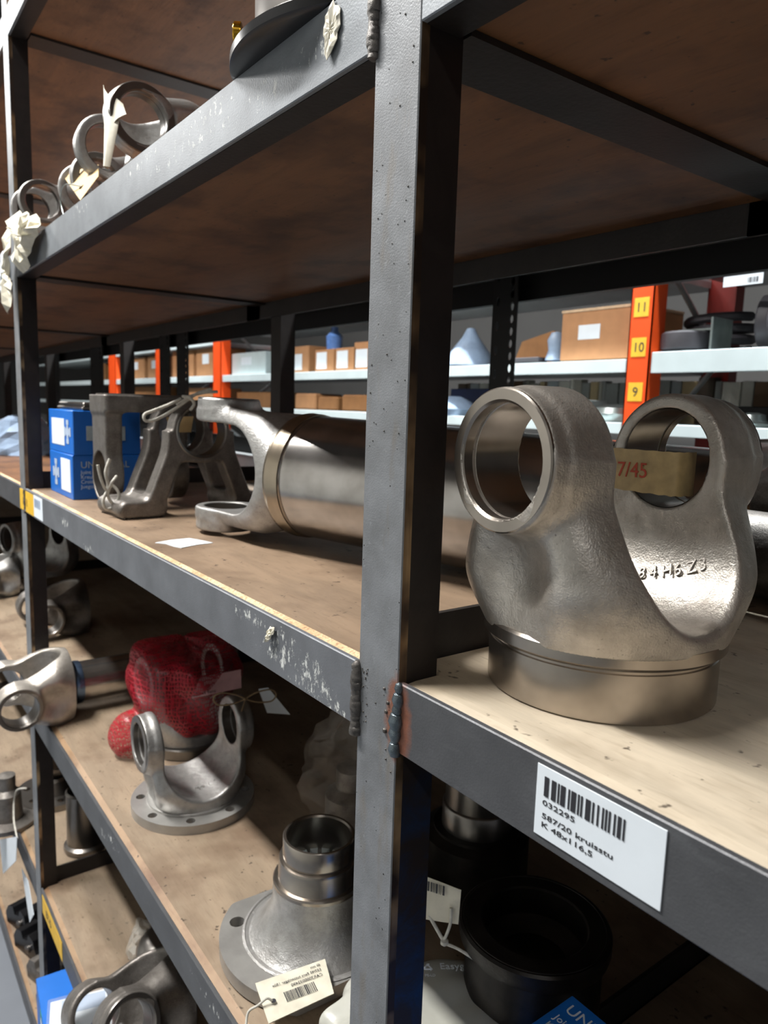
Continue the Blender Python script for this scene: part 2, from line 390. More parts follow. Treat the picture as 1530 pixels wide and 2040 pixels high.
struct('floor', (-12, -3, -1.30), (6, 5, -1.22), M['concrete'])
struct('ceiling', (-12, -3, 3.2), (6, 5, 3.3), M['wall'])
struct('reflector_wall', (-12, -3.1, -1.22), (6, -3, 3.2), plain('pale reflector wall', 'b9b9b4', .8, 0, .05, 4))  # unseen pale wall, added so the bare metal has something bright to reflect
struct('wall_left', (-12, -3, -1.22), (-11.9, 3.2, 3.2), M['wall'])
struct('wall_back', (-12, 3.2, -1.22), (6, 3.3, 3.2), M['wall'])

# ------------------------------------------------------------------ the welded rack
LV = {2: .768, 1: .396, 0: 0., -1: -.393, -2: -.755, -3: -1.13}
RH = .0425
rack = thing('steel_rack', 'black welded steel shelving rack with square posts and chipped front rails', 'shelving', (0, 0, -1.22))
Z0 = 1.22
def up(o):   # keep world placement under the rack's base
    o.location.z += Z0; return o
def post(x0, x1, name='post', y0=0., y1=.0293, ed=True):
    me = bpy.data.meshes.new(name)
    poly = [(x0, y0+.0008), (x0+.0008, y0), (x1-.0006, y0), (x1, y0+.0007), (x1, y0+.0062), (x1, y1), (x0, y1)] if ed else [(x0, y0), (x1, y0), (x1, y1), (x0, y1)]
    n = len(poly); zs = (-1.22, 1.6); v = [(x, y, z) for z in zs for x, y in poly]
    f = [(i, (i+1) % n, n+(i+1) % n, n+i) for i in range(n)]+[tuple(range(n))[::-1], tuple(range(n, 2*n))]
    me.from_pydata(v, [], f); o = obj(name, me, M['post'] if ed else M['inner'], rack)
    if ed:
        me.materials.append(M['edge']); me.materials.append(M['side'])
        for i, p in enumerate(me.polygons):
            p.material_index = 1 if i == 3 else 2 if i in (4, 5, 6) else 0
    return up(o)
post(-.04, 0); post(-1.10, -1.06); post(-2.16, -2.12); post(-3.22, -3.18); post(-4.28, -4.24); post(1.02, 1.06)
for x in (-5.0, -4.0, -3.02, -2.0, -1.017, .22): post(x, x+.04, y0=.450, y1=.482, ed=False)
BAYS = [(-2.12, -1.10), (-1.06, -.04), (0., 1.02), (-3.18, -2.16), (-4.24, -3.22)]
for lv, zt in LV.items():
    for bi, (xa, xb) in enumerate(BAYS):
        mt = M['rail_mid'] if (lv, bi) == (0, 1) else M['rail_up'] if lv in (1, 2) else M['rail_low'] if lv == -1 and bi == 1 else M['rail']
        b = MB(); b.cbox((xa, 0, zt-RH), (xb, .0042, zt), .0007); up(b.build('front_rail', mt, rack))
        b = MB(); b.box((xa, .0042, zt-RH), (xb, .027, zt-RH+.004)); up(b.build('rail_flange', M['inner'], rack))  # underside shade put into the flange's dark colour
        b = MB(); b.box((xa-.06, .4470, zt-.068), (xb+.04, .4500, zt+.002)); b.box((xa-.06, .43, zt-.038), (xb+.04, .4470, zt-.034))
        up(b.build('rear_rail', M['inner'], rack))
    for cx in (-3.19, -2.13, -1.07, -.028, 1.03):
        b = MB(); b.box((cx, .0295, zt-.040), (cx+.004, .4465, zt+.028)); b.box((cx-.012, .0295, zt-.0425), (cx+.034, .4465, zt-.0388))
        up(b.build('cross_bar', M['inner'], rack))
# weld beads: left-hand rails against the posts (ripples), right-hand rail (fresh bright blob)
def bead(x, zt, h, r, seed, name='weld_bead', mat=None, y=-.0004):
    q = random.Random(seed); b = MB(); n = int(h/.0011); pts = []; rad = []
    for i in range(n+1):
        z = zt+.001-h*i/n; rip = .0005*math.sin(i*2.1)
        pts.append((x+q.uniform(-.0005, .0005), y, z)); rad.append(r*(1.0+.12*math.sin(i*.42+seed)+q.uniform(-.02, .02))+rip*.35)
    rad[0] *= .35; rad[1] *= .6; rad[2] *= .85; rad[-1] *= .45
    b.tube(pts, rad, 12); return up(b.build(name, mat or M['weld'], rack))
for zt in (0, .396): bead(-.0408, zt, .049, .0040, 3+int(zt*10))
bead(-1.1005+.0405, 0, .045, .003, 5); bead(-.0405, -.393, .045, .003, 8)
b = MB()   # blob of fresh weld at the right-hand rail
for (z, r, dx) in ((-.003, .0030, .0008), (-.010, .0042, .0006), (-.0165, .0036, .0), (-.0235, .0052, -.0006), (-.031, .0046, -.0010), (-.0365, .0030, -.0014), (-.041, .0045, -.0012)):
    b.lathe([(0, -r*1.25), (r*.7, -r*.9), (r, 0), (r*.75, r*.9), (0, r*1.25)], 14, T(.001+dx, -.0002, z))
up(b.build('fresh_weld_blob', M['weldb'], rack))
b = MB()
for (z, r, dx) in ((.388, .004, .0), (.381, .0045, .0005), (.374, .003, .0), (.369, .0024, -.0004)):
    b.lathe([(0, -r*1.25), (r*.7, -r*.9), (r, 0), (r*.75, r*.9), (0, r*1.25)], 14, T(.001+dx, -.0002, z))
up(b.build('weld_blob', M['weldb'], rack))
b = MB(); q = random.Random(4)
for (px, pz, r) in [(-.0125, -.008, .0011), (-.0085, -.0155, .0013), (-.010, -.0215, .0014), (-.0105, -.0335, .0018), (-.021, -.020, .0006), (-.0095, -.045, .0006), (-.009, -.051, .0007), (-.004, -.057, .0006), (-.013, -.012, .0004)]+\
    [(q.uniform(-.037, -.003), q.uniform(.12, .39), q.uniform(.0003, .0006)) for _ in range(40)]+[(q.uniform(-.036, -.030), q.uniform(-.04, 0.0), q.uniform(.0003, .0007)) for _ in range(24)]:
    b.lathe([(0, -r), (r*.8, -r*.6), (r, 0), (r*.8, r*.6), (0, r)], 8, T(px, -.0001, pz))
up(b.build('weld_spatter', M['weld'], rack, kind='stuff'))

# ------------------------------------------------------------------ plywood boards on the rack
BN = ['left bay', 'middle bay', 'right bay', 'second bay from the left', 'far left bay']; LN = {2: 'topmost level', 1: 'level above the boxes', 0: 'level with the big tube', -1: 'level with the round hub', -2: 'second level from the bottom', -3: 'bottom level'}
for lv, zt in LV.items():
    for bi, (xa, xb) in enumerate(BAYS):
        wm = M['woodl'] if (lv, bi) == (0, 2) else M['woodm'] if (lv, bi) == (0, 1) else M['wood'] if lv < 0 else M['woodu']
        if lv == 2 and bi == 2: wm = M['woodu']
        t = thing('plywood_board', f"{'pale' if (lv, bi) == (0, 2) else 'brown'} plywood shelf board in the {BN[bi]}, {LN[lv]}", 'shelf board', (xa, 0, zt-.0385))
        e = .0026 if (lv, bi) != (0, 2) else .001
        x0, x1 = xa+.001, xb-.001; xl, xr = xa-.024, xb+.008
        if bi == 1: xl = xa-.005
        if bi == 2: xl = xa-.022
        b = MB(); pl = [(x0, .0128), (x1, .0128), (x1, .031), (xr, .031), (xr, .445), (xl, .445), (xl, .031), (x0, .031)]
        o = b.prism([(p[0]-xa, p[1]) for p in pl], 0, .0372).build('board', wm, t)
        b = MB(); n = 60; v = []; f = []; q = random.Random(lv*7+bi)
        for i in range(n+1):
            x = x0-xa+(x1-x0)*i/n; w = .0128; zz = .0372-e+q.uniform(-.0005, .0004)
            v += [(x, .0046, 0), (x, .0046, zz-.0012), (x, .0046+.0025, zz), (x, w, .0372), (x, w, 0)]
        for i in range(n):
            for k in range(5): f.append((i*5+k, (i+1)*5+k, (i+1)*5+(k+1) % 5, i*5+(k+1) % 5))
        f += [(0, 1, 2, 3, 4), tuple(n*5+k for k in (4, 3, 2, 1, 0))]
        b.add(v, f).build('raw_edge', M['woodl'] if (lv, bi) == (0, 2) else M['wedge'] if lv == 0 else M['wedged'], t, label='lighter splintered front edge')

# ------------------------------------------------------------------ perforated rack behind
rk2 = thing('perforated_rack', 'black perforated angle-iron rack standing behind the front rack', 'shelving', (-1, .72, -1.22))
def r2(o): o.location = (1, -.72, 1.22); return o
hole = lambda x, z, rx=.0042, rz=.0085: [(x+rx*math.cos(a), z+rz*math.sin(a)) for a in [2*PI*i/12 for i in range(12)]]
def perf(x0, x1, y=.72):
    w = x1-x0; hs = []
    for k in range(30):
        z = -.12+k*.0215
        if k % 2 == 0: hs.append(hole(x0+w*.22, z))
        hs.append(hole(x0+w*.80, z+.01, .0048, .0075))
    b = MB(); b.prism([(x0, -1.22), (x1, -1.22), (x1, 1.5), (x0, 1.5)], 0, .003, T(0, y, 0) @ RX(PI/2), hs)
    b.box((x0, y-.003, -1.22), (x0+.003, y+.03, 1.5)); r2(b.build('upright', M['sgrey'], rk2))
for x0, x1 in ((-.669, -.609), (-2.404, -2.30), (-2.233, -2.126), (-3.34, -3.13), (-4.2, -3.95)): perf(x0, x1)
b = MB(); b.box((-5, .50, .398), (.6, .745, .401)); r2(b.build('deck', M['deck'], rk2, label='grey sheet steel deck'))
b = MB(); b.box((-5, .745, .352), (.6, .749, .401)); b.box((-5, .735, .352), (.6, .745, .354)); r2(b.build('deck_rail', M['dark'], rk2))
for z in (-.40, -.80):
    b = MB(); b.box((-5, .50, z), (.6, .745, z+.003)); r2(b.build('deck', M['deck'], rk2))
b = MB(); b.box((-5, .50, .004), (.6, .745, .007)); r2(b.build('deck', M['deck'], rk2))
b = MB(); b.box((-6, .750, -1.2), (1.2, .753, .055)); r2(b.build('light_block_sheet', M['dark'], rk2, label='added dark sheet blocking light from the rear aisle'))  # added dark sheet, keeps rear aisle light out of the lower levels

# ------------------------------------------------------------------ white and orange rack across the rear aisle
Y3 = 1.2074
rk3 = thing('orange_rack', 'orange and white bolted shelving rack across the rear aisle', 'shelving', (-1, Y3, -1.22))
def r3(o): o.location = (1, -Y3, 1.22); return o
FX = [(-.726, -.668), (-3.05, -2.96), (-3.85, -3.75), (-4.75, -4.6), (.55, .61)]
for x0, x1 in FX:
    b = MB(); b.box((x0, Y3, -1.22), (x1, Y3+.003, 1.3)); b.box((x1-.003, Y3, -1.22), (x1, Y3+.05, 1.3)); b.box((x0, Y3, -1.22), (x0+.003, Y3+.05, 1.3))
    r3(b.build('orange_post', M['orange'], rk3))
    b = MB(); b.box((x0-.01, Y3+.33, -1.22), (x1+.005, Y3+.37, 1.3)); r3(b.build('rear_post', M['redp'], rk3, label='dark red rear post'))
    b = MB()
    for z in (-.9, -.4, .08, .5): b.tube([(x1-.02, Y3+.05, z), (x1-.02, Y3+.33, z+.22)], .007, 6); b.tube([(x1-.02, Y3+.05, z+.44), (x1-.02, Y3+.33, z+.22)], .007, 6)
    r3(b.build('brace', M['deck'], rk3))
for i, (xa, xb) in enumerate(((-.665, .55), (-2.95, -.73), (-3.74, -3.06), (-4.6, -3.86), (-7, -4.76))):
    for zt, h in ((.298 if i == 0 else .290, .046 if i == 0 else .030), (.140, .026), (.500 if i < 2 else .448, .026 if i < 2 else .018), (-.25, .04), (-.7, .04), (.8, .04)):
        if i >= 1 and zt < .3 and zt > .2: zt = .285
        b = MB(); b.cbox((xa, Y3+.004, zt-h), (xb, Y3+.02, zt), .001); b.box((xa, Y3+.02, zt-.004), (xb, Y3+.37, zt))
        r3(b.build('white_shelf', M['lip'], rk3))
        b = MB(); b.box((xa, Y3+.02, zt-.020), (xb, Y3+.37, zt-.0045)); r3(b.build('shelf_underside', M['deck'], rk3))
for z, s in ((.412, '11'), (.310, '10'), (.2105, '9')):
    if s == '11': z = .398
    t = thing('number_sticker', {'11': 'topmost yellow number sticker on the nearest orange post', '10': 'middle yellow number sticker on the nearest orange post', '9': 'lowest yellow number sticker on the nearest orange post'}[s], 'sticker', (-.697, Y3-.0006, z), group=None)
    b = MB(); b.box((-.019, -.0004, -.021), (.019, .0002, .021)); b.build('sticker_sheet', M['yellow'], t)
    text(s, .030, M['print'], T(0, -.0006, -.010) @ RX(PI/2), t, 'CENTER')
# ------------------------------------------------------------------ forged yokes (smooth implicit shapes)
def yoke_fn(h, eo, ei, R, rb, Rb, zb, zu, zc, waist=.0, belly=.004):
    def f(X, Y, Z):
        aY = np.abs(Y)
        t = np.clip((Z-zb)/(h-zb), 0, 1); sm = t*t*(3-2*t)
        sm2 = t**1.15; sm2 = sm2*sm2*(3-2*sm2); wx = Rb*(1-sm2)+(R+.0001)*sm2; u = np.clip((Z-zb)/(.035), 0, 1); u = u*u*(3-2*u); wy = Rb*(1-u)+(eo-.004-(belly if belly < .0041 and R != .0378 else np.where(Y > 0, -.0025, .0065)))*u
        p = 2+2.6*np.sqrt(sm); rr = ((np.abs(X)/wx)**p+(aY/wy)**p+1e-12)**(1/p)
        body = (rr-1)*np.minimum(wx, wy)*.8; body = np.maximum(body, Z-h)
        zp = zb+(h-R-zb)*.55; pk = (np.sqrt(((X+.004)/(R*.80))**2+(((-Y if R == .0378 else aY)-eo-.006)/.030)**2+((Z-zp)/((h-R-zb)*.62))**2+1e-9)-1)*.026; body = smax(body, -pk, .014)
        ears = smax(np.hypot(X, Z-h)-R, aY-(eo-.0015), .003); out = smin(body, ears, .010)
        ring = smax(np.hypot(X, Z-h)-(R+.0006), aY-(eo-.014), .004); out = smin(out, ring, .004)
        q = Z-zc; slot = np.where(q > 0, aY-ei, (np.sqrt((aY/ei)**2+(q/(zc-zu))**2+1e-12)-1)*min(ei, zc-zu))
        slot = slot+.10*np.clip(X*X/.06-.01, 0, .05)
        o = smax(out, -slot, .0045)
        o = np.maximum(o, -(np.hypot(X, Z-h)-rb-.0006)); o = np.maximum(o, zb-Z)
        return o
    return f
def yoke_parts(t, h, eo, ei, R, rb, me, mat, mmat, groove=True):
    obj('forged_body', me, mat, t)
    for s in (-1, 1):
        prof = [(rb, ei+.001), (rb, ei+.012), (rb, eo-.0105), (rb+.0009, eo-.0100), (rb+.0009, eo-.0085), (rb, eo-.0080), (rb, eo-.0022), (rb+.0014, eo-.0006), (R-.0012, eo-.0006), (R-.0004, eo-.0014), (R-.0004, eo-.006), (R-.004, eo-.008), (rb+.0012, ei+.004)]
        b = MB(); b.lathe(prof, 96, T(0, 0, h) @ RX(PI/2 if s < 0 else -PI/2), close=True); b.build('bearing_bore', mmat, t, label='smooth machined bearing bore')
BY = dict(h=.1334, eo=.0885, ei=.0455, R=.0378, rb=.0300)
me_big = sdf_mesh('forged_body', yoke_fn(Rb=.0692, zb=.036, zu=.0415, zc=.094, waist=.004, belly=.0040, **BY), (-.075, -.094, .030), (.075, .094, .178), .0012)
yoke = thing('drive_yoke', 'large grey forged steel yoke with masking tape, standing on the pale board', 'yoke', (.0584, .1069, -.0012), (0, 0, -.0671))
yoke_parts(yoke, me=me_big, mat=M['cast'], mmat=M['mach'], **BY)
b = MB(); b.lathe([(.052, .0), (.0645, .0), (.0656, .001), (.0656, .0270), (.0648, .0276), (.0648, .0288), (.0664, .0294), (.0692, .0318), (.0694, .0385), (.0680, .0400), (.052, .040)], 128, close=True)
b.build('machined_spigot', M['mach'], yoke, label='shiny turned base ring with a groove')
from mathutils.bvhtree import BVHTree
def bvh(me): return BVHTree.FromPolygons([v.co for v in me.vertices], [tuple(p.vertices) for p in me.polygons])
BV = bvh(me_big)
# raised casting marks on the inside of the far arm
mk4 = T(-.020, .0400, .058)
def surf_text(body, size, o, x, y, parent, mat, **k): return text(body, size, mat, frame(o, x, y), parent, **k)
for i, ch in enumerate('84H6Z3'):
    hit, nr_, _, _ = BV.ray_cast(Vector((-.0025+i*.0074, 0, .100)), Vector((0, .040, -.050+i*.0040)))
    if hit: surf_text(ch, .0112, hit+nr_*.0002, Vector((1, 0, .50)), nr_.cross(Vector((1, 0, .50))), yoke, M['cast'], name='casting_mark', ex=.0005)
# masking tape round the far ear
t = thing('masking_tape', 'strip of yellowed masking tape with red handwriting, wrapped on the big yoke', 'tape', (.0584, .1069, -.0012), (0, 0, -.0671))
pts = [(-.0500, .062, 0), (-.0480, .0500, 0), (-.0420, .0446, 0), (-.034, .0428, 0), (-.020, .0420, 0), (-.006, .0423, 0), (.004, .0434, 0), (.0095, .0462, 0), (.0105, .054, 0), (.0105, .062, 0)]
P = catmull(pts, 5); v = []; f = []
for i, p in enumerate(P):
    w = .0003*math.sin(i*1.3); zl, zh = .1115+w-.0004*i*.05, .1375+w*.5
    d = Vector((0, 0, 0)); v += [(p[0], p[1], zl), (p[0], p[1], zh), (p[0], p[1]+.0004, zh), (p[0], p[1]+.0004, zl)]
n = len(P)
for i in range(n-1):
    for k in range(4): f.append((i*4+k, i*4+(k+1) % 4, (i+1)*4+(k+1) % 4, (i+1)*4+k))
f += [(3, 2, 1, 0), ((n-1)*4, (n-1)*4+1, (n-1)*4+2, (n-1)*4+3)]
b = MB(); b.add(v, f, None, True); b.build('tape_strip', M['tape'], t)
text('17/45', .0135, M['red_ink'], frame((-.0385, .0420, .1195), (1, -.02, .03), (0, 0, 1)), t, name='handwriting')

# ---- round-flanged yoke with casting number, level below
FY = dict(h=.1024, eo=.0752, ei=.0520, R=.0375, rb=.0275)
me_fl = sdf_mesh('forged_body', yoke_fn(Rb=.0600, zb=.014, zu=.026, zc=.075, waist=.003, **FY), (-.066, -.081, .008), (.066, .081, .148), .0015)
fy = thing('flange_yoke', 'grey forged yoke on a round flange with bolt holes, twine bow on one ear', 'yoke', (-.5958, .1145, -.3943), (0, 0, -.0391))
yoke_parts(fy, me=me_fl, mat=M['castl'], mmat=M['machd'], **FY)
hs = [circle(.0062, 18, .0705*math.cos(a), .0705*math.sin(a)) for a in [2*PI*(i+.5)/8 for i in range(8)]]
b = MB(); b.prism(circle(.083, 96), 0, .0125, holes=hs+[circle(.03, 40)], wall_smooth=True); b.build('round_flange', M['face'], fy, label='turned round flange with eight bolt holes', bevel=.0007)
b = MB(); b.lathe([(.045, .012), (.0625, .012), (.0625, .0155), (.0600, .0175), (.045, .0175)], 80, close=True); b.build('flange_step', M['face'], fy)
BV2 = bvh(me_fl)
for i, ch in enumerate('M414'):
    hit, nr_, _, _ = BV2.ray_cast(Vector((.030, -.012+i*.0095, .075)), Vector((-.25, .12, -1)))
    if hit: surf_text(ch, .0115, hit+nr_*.0002, Vector((.25, .95, .1)), nr_.cross(Vector((.25, .95, .1))), fy, M['castl'], name='casting_mark', ex=.0008)

# ---- the same forging, lying on its side with a welded tube (bore axis along the rack)
def lying(): return (RX(PI/2) @ RZ(PI/2)).to_euler()
def add_yoke(label, loc, rot, sc, mat='cast', mm='machd', group=None, src='big'):
    t = thing('tube_yoke', label, 'yoke', loc, rot, group, sc)
    g = BY if src == 'big' else FY
    o = yoke_parts(t, me=(me_big if src == 'big' else me_fl).copy(), mat=None, mmat=None, **g) if False else None
    base = (me_big if src == 'big' else me_fl)
    key = (src, mat)
    if key not in CACHE:
        mm_ = base.copy(); mm_.materials.clear(); mm_.materials.append(M[mat]); CACHE[key] = mm_
    obj('forged_body', CACHE[key], None, t)
    k2 = (src, mm)
    if k2 not in CACHE:
        tmp = thing('tmp', 'x', 'x'); yoke_parts(tmp, me=base, mat=None, mmat=M[mm], **g)
        CACHE[k2] = [c.data for c in tmp.children if c.name.startswith('bearing')]
        for c in list(tmp.children)+[tmp]: bpy.data.objects.remove(c)
    for d in CACHE[k2]: obj('bearing_bore', d, None, t, label='smooth machined bearing bore')
    return t
CACHE = {}
py = add_yoke('light forged yoke poking out over the rail, welded to a grey tube', (-1.005, .080, -.345), lying(), .93, 'cast')
b = MB(); b.lathe([(.030, .028), (.0400, .028), (.0415, .022), (.0405, .014), (.030, .014)], 48, close=True); b.build('weld_seam', plain('blued steel', '6f86a6', .25, .9, .2, 60), py, label='blue heat-tinted weld ring')
b = MB(); b.lathe([(.034, -.30), (.0385, -.30), (.0385, .018), (.034, .018)], 64, close=True, M=T(0, 0, 0)); b.build('steel_tube', M['machx'], py)

# ---- big turned tube with yoke, left bay
th, ti, r = .3095, -.03, .067
nt = Vector((math.cos(th)*math.cos(ti), math.sin(th)*math.cos(ti), math.sin(ti)))
zl = -nt; yl = (Vector((0, 0, 1))-zl*zl.z).normalized(); xl = yl.cross(zl)
m = Matrix((xl, yl, zl)).transposed().to_4x4()
O = Vector((-.3839, .170, .0795))
sh = thing('drive_shaft', 'big shiny turned steel tube with a forged yoke welded on its left end', 'shaft', O, m.to_euler())
TY = dict(h=.138, eo=.0800, ei=.0520, R=.0360, rb=.0260)
me_t = sdf_mesh('forged_yoke', yoke_fn(Rb=.0640, zb=.008, zu=.022, zc=.082, waist=.004, **TY), (-.070, -.086, .003), (.070, .086, .178), .0014)
yoke_parts(sh, me=me_t, mat=M['castl'], mmat=M['machd'], **TY)
b = MB(); b.lathe([(.060, -.42), (.0668, -.42), (.0670, -.418), (.0670, -.016), (.0655, -.0145), (.0655, -.0125), (.0672, -.0115), (.060, -.0115)], 128, close=True); b.build('steel_tube', M['machx'], sh, label='mirror-bright turned tube')
b = MB(); b.lathe([(.058, -.0115), (.0682, -.0110), (.0690, -.006), (.0682, -.001), (.0694, .003), (.0685, .0085), (.066, .0115), (.058, .012)], 128, close=True)
b.build('weld_seam', machined('straw tinted steel', 'aa9d8a', .26), sh, label='straw coloured ring at the weld')

# ---- two serrated flange yokes beside the blue boxes
def seg(X, Z, a, b, w):
    ax, az = a; bx_, bz = b; dx, dz = bx_-ax, bz-az; t = np.clip(((X-ax)*dx+(Z-az)*dz)/(dx*dx+dz*dz), 0, 1)
    return np.hypot(X-ax-t*dx, Z-az-t*dz)-w
def wing(X, Y, Z):    # bore along X, feet spread along Y
    aY = np.abs(Y); aX = np.abs(X)
    ring = np.hypot(Y, Z-.118)-.0430; leg = seg(aY, Z, (.030, .110), (.066, .022), .0125); foot = seg(aY, Z, (.062, .0125), (.106, .0125), .0110)
    prof = smin(smin(ring, leg, .006), foot, .008); web = np.maximum(np.maximum(aY-.05, Z-.118), .075-Z); prof = smin(prof, web, .006)
    leaf = smax(prof, np.abs(aX-.034)-.0125, .004)
    lowb = smax(smin(leg, foot, .01), aX-.040, .004); lowb = np.maximum(lowb, Z-.030)
    o = smin(leaf, lowb, .006); o = np.maximum(o, -(np.hypot(Y, Z-.118)-.0350)); return np.maximum(o, .0022-Z)
def wing2(X, Y, Z):
    aY = np.abs(Y); aX = np.abs(X); t = np.clip(Z/.118, 0, 1)
    plate = smax(smin(np.maximum(aY-(.034-.002*t), Z-.118), np.hypot(Y, Z-.118)-.0400, .006), np.abs(aX-.049)-.0125, .004)
    basep = smax(smax(aX-.0620, aY-.040, .006), np.abs(Z-.014)-.0125, .004)
    o = smin(plate, basep, .008); o = np.maximum(o, -(np.hypot(Y, Z-.118)-.0345)); return np.maximum(o, .0022-Z)
me_w2 = sdf_mesh('forged_body', wing2, (-.068, -.092, -.002), (.068, .092, .166), .0018)
me_w = sdf_mesh('forged_body', wing, (-.066, -.122, -.002), (.066, .122, .168), .0016)
def wing_yoke(label, loc, rot, me_w=None, y0=.056):
    t = thing('serrated_yoke', label, 'yoke', loc, rot); obj('forged_body', me_w, M['castd'] if not me_w.materials else None, t)
    for s in ((1,) if y0 < 0 else (-1, 1)):
        b = MB()
        for k in range(9):
            y = s*(y0+k*.0068); b.prism([(y-.0022, .0024), (y-.0011, 0), (y+.0011, 0), (y+.0022, .0024)], -(.056 if y0 < 0 else .042), (.056 if y0 < 0 else .042), Matrix(((0, 0, 1, 0), (1, 0, 0, 0), (0, 1, 0, 0), (0, 0, 0, 1))))
        b.build('serration', M['castd'], t, kind='stuff')
    for s in (-1, 1):
        b = MB(); e_ = 0 if y0 < 0 else -.013; b.lathe([(.0345, .037+e_), (.0345, .060+e_), (.0375, .0612+e_), (.0385, .060+e_), (.0385, .037+e_)], 72, T(0, 0, .118) @ RY(s*PI/2), close=True); b.build('bearing_bore', M['machd'], t)
    return t
A2 = wing_yoke('brown-grey serrated yoke standing on splayed feet, its ear tied with a white string bow', (-.706, .154, -.0012), (0, 0, .05), me_w)
A1 = wing_yoke('serrated yoke turned upside down, teeth on top, between blue boxes and standing serrated yoke', (-.788, .112, .1658), (PI, 0, PI/2), me_w2, -.027)

# ---- round hub with flange (foreground, lower level)
hub = thing('flanged_hub', 'tall stepped steel hub on a wide clipped flange, partly behind the main post', 'hub', (-.2692, .1171, -.3943))
Rf = .0998; ol = []
for i in range(120):
    a = 2*PI*i/120; x, y = Rf*math.cos(a), Rf*math.sin(a); nx, ny = -.985, .17   # clipped on the far left side
    for (nx, ny, dd) in ((-.998, .06, .0785), (.998, -.06, .0785)):
        e = x*nx+y*ny-dd
        if e > 0: x -= nx*e; y -= ny*e
    ol.append((x, y))
hs = [circle(.0078, 24, x, y) for x, y in ((-.053, -.0655), (.0655, -.053), (.053, .0655), (-.0655, .053))]
b = MB(); b.prism(ol, .0022, .0155, holes=hs, wall_smooth=True); b.build('clipped_flange', M['face'], hub, label='blotchy grey flange with drilled holes', bevel=.0008)
b = MB()
for k in range(46):
    a = PI+.1+k*.037; b.box((.078, -.0012, 0), (.0985, .0012, .0024), RZ(a))
b.build('serration', M['castd'], hub, kind='stuff')
b = MB(); b.lathe([(.0, .014), (.0760, .014), (.0770, .0165), (.0745, .0170), (.0735, .0156), (.0700, .0156), (.0670, .0180), (.0635, .0215), (.0585, .0270), (.0535, .0345), (.0495, .0430), (.0470, .0520), (.0463, .0600), (.0463, .0715), (.030, .0715)], 96); b.build('cast_neck', M['castl'], hub, label='rough cast flared neck')
b = MB(); b.lathe([(.030, .0715), (.0463, .0715), (.0463, .0745), (.0448, .0760), (.0412, .0762), (.0410, .0765), (.0410, .0950), (.0402, .0975), (.0360, .0980), (.0359, .0990), (.0368, .1000), (.0368, .1190), (.0360, .1202), (.0336, .1202), (.0322, .1185), (.0318, .0620), (.030, .062)], 128, close=True)
b.build('turned_collar', M['mach'], hub, label='bright turned collar with two steps')
b = MB(); b.lathe([(.0, .0760), (.0317, .0760)], 64); b.build('bore_floor', M['black'], hub)
for k in range(16):
    a = 2*PI*k/16; b = MB(); b.prism([(.0235, -.0022), (.0317, -.0042), (.0317, .0042), (.0235, .0022)], .0762, .0835, RZ(a)); b.build('spline_tooth', M['lip'], hub)
b = MB(); b.cbox((-.004, -.004, 0), (.004, .004, .010), .0008, T(-.0385, -.006, .101)); b.build('locking_lug', M['manila'], hub)

# ---- part tag lying on the hub flange
def quad_plate(name, mat, parent, c, th=.0006, label=None, sub=6, wav=0):
    """thin card through four corners (bl, br, tr, tl), gently curled"""
    A, B, C_, D = [Vector(p) for p in c]; v = []; f = []; nn = (B-A).cross(D-A).normalized(); n = sub+1
    for s in (0, 1):
        for j in range(n):
            for i in range(n):
                u, w = i/sub, j/sub; p = A*(1-u)*(1-w)+B*u*(1-w)+C_*u*w+D*(1-u)*w
                v.append(p+nn*(wav*math.sin(u*PI)+(-th if s == 0 else 0)))
    o = n*n; g = lambda s, i, j: s*o+j*n+i
    for j in range(sub):
        for i in range(sub): f.append((g(1, i, j), g(1, i+1, j), g(1, i+1, j+1), g(1, i, j+1))); f.append((g(0, i, j+1), g(0, i+1, j+1), g(0, i+1, j), g(0, i, j)))
    for i in range(sub):
        f.append((g(0, i, 0), g(0, i+1, 0), g(1, i+1, 0), g(1, i, 0))); f.append((g(1, i, sub), g(1, i+1, sub), g(0, i+1, sub), g(0, i, sub)))
        f.append((g(1, 0, i), g(1, 0, i+1), g(0, 0, i+1), g(0, 0, i))); f.append((g(0, sub, i), g(0, sub, i+1), g(1, sub, i+1), g(1, sub, i)))
    b = MB(); b.add(v, f, None, wav != 0); return b.build(name, mat, parent, label=label)
t = thing('part_tag', 'white printed barcode tag lying on the flange of the round hub', 'tag', (0, 0, 0))
c = [(-.181, .0145, -.3695), (-.2245, .0235, -.3665), (-.2135, .0915, -.3660), (-.1765, .0780, -.3690)]
A, B, C_, D = [Vector(p) for p in c]
quad_plate('tag_card', M['cream'], t, [(A.x, A.y, A.z), (D.x, D.y, D.z), (C_.x, C_.y, C_.z), (B.x, B.y, B.z)], .0007)
ft = frame(C_+Vector((0, 0, .0006)), B-C_, A-B)     # text reads upside down from the camera
for i, (s, sz, y) in enumerate((('60 mm', .0036, .0062), ('587/45 flens tussenlager 180x', .0040, .0118), ('CAR3000032490', .0044, .0178))):
    text(s, sz, M['print'], ft @ T(.008, y, .0003) @ Matrix.Scale(-1, 4, (0, 1, 0)) @ Matrix.Scale(1, 4), t) if False else text(s, sz, M['print'], frame(C_+(B-C_).normalized()*.006+(D-C_).normalized()*(y)+Vector((0, 0, .0009)), B-C_, C_-D), t, ex=.0001)
fb = frame(C_+(B-C_).normalized()*.014+(D-C_).normalized()*.0315+Vector((0, 0, .0009)), B-C_, C_-D); barcode(t, fb, .034, .0105, M['print'], 5)
b = MB(); b.tube(catmull([(-.197, .026, -.3655), (-.199, .022, -.3625), (-.200, .014, -.366), (-.203, .006, -.371), (-.196, .0005, -.380), (-.193, -.0015, -.393)], 5), .0011, 8)
b.build('tag_string', M['string'], t)
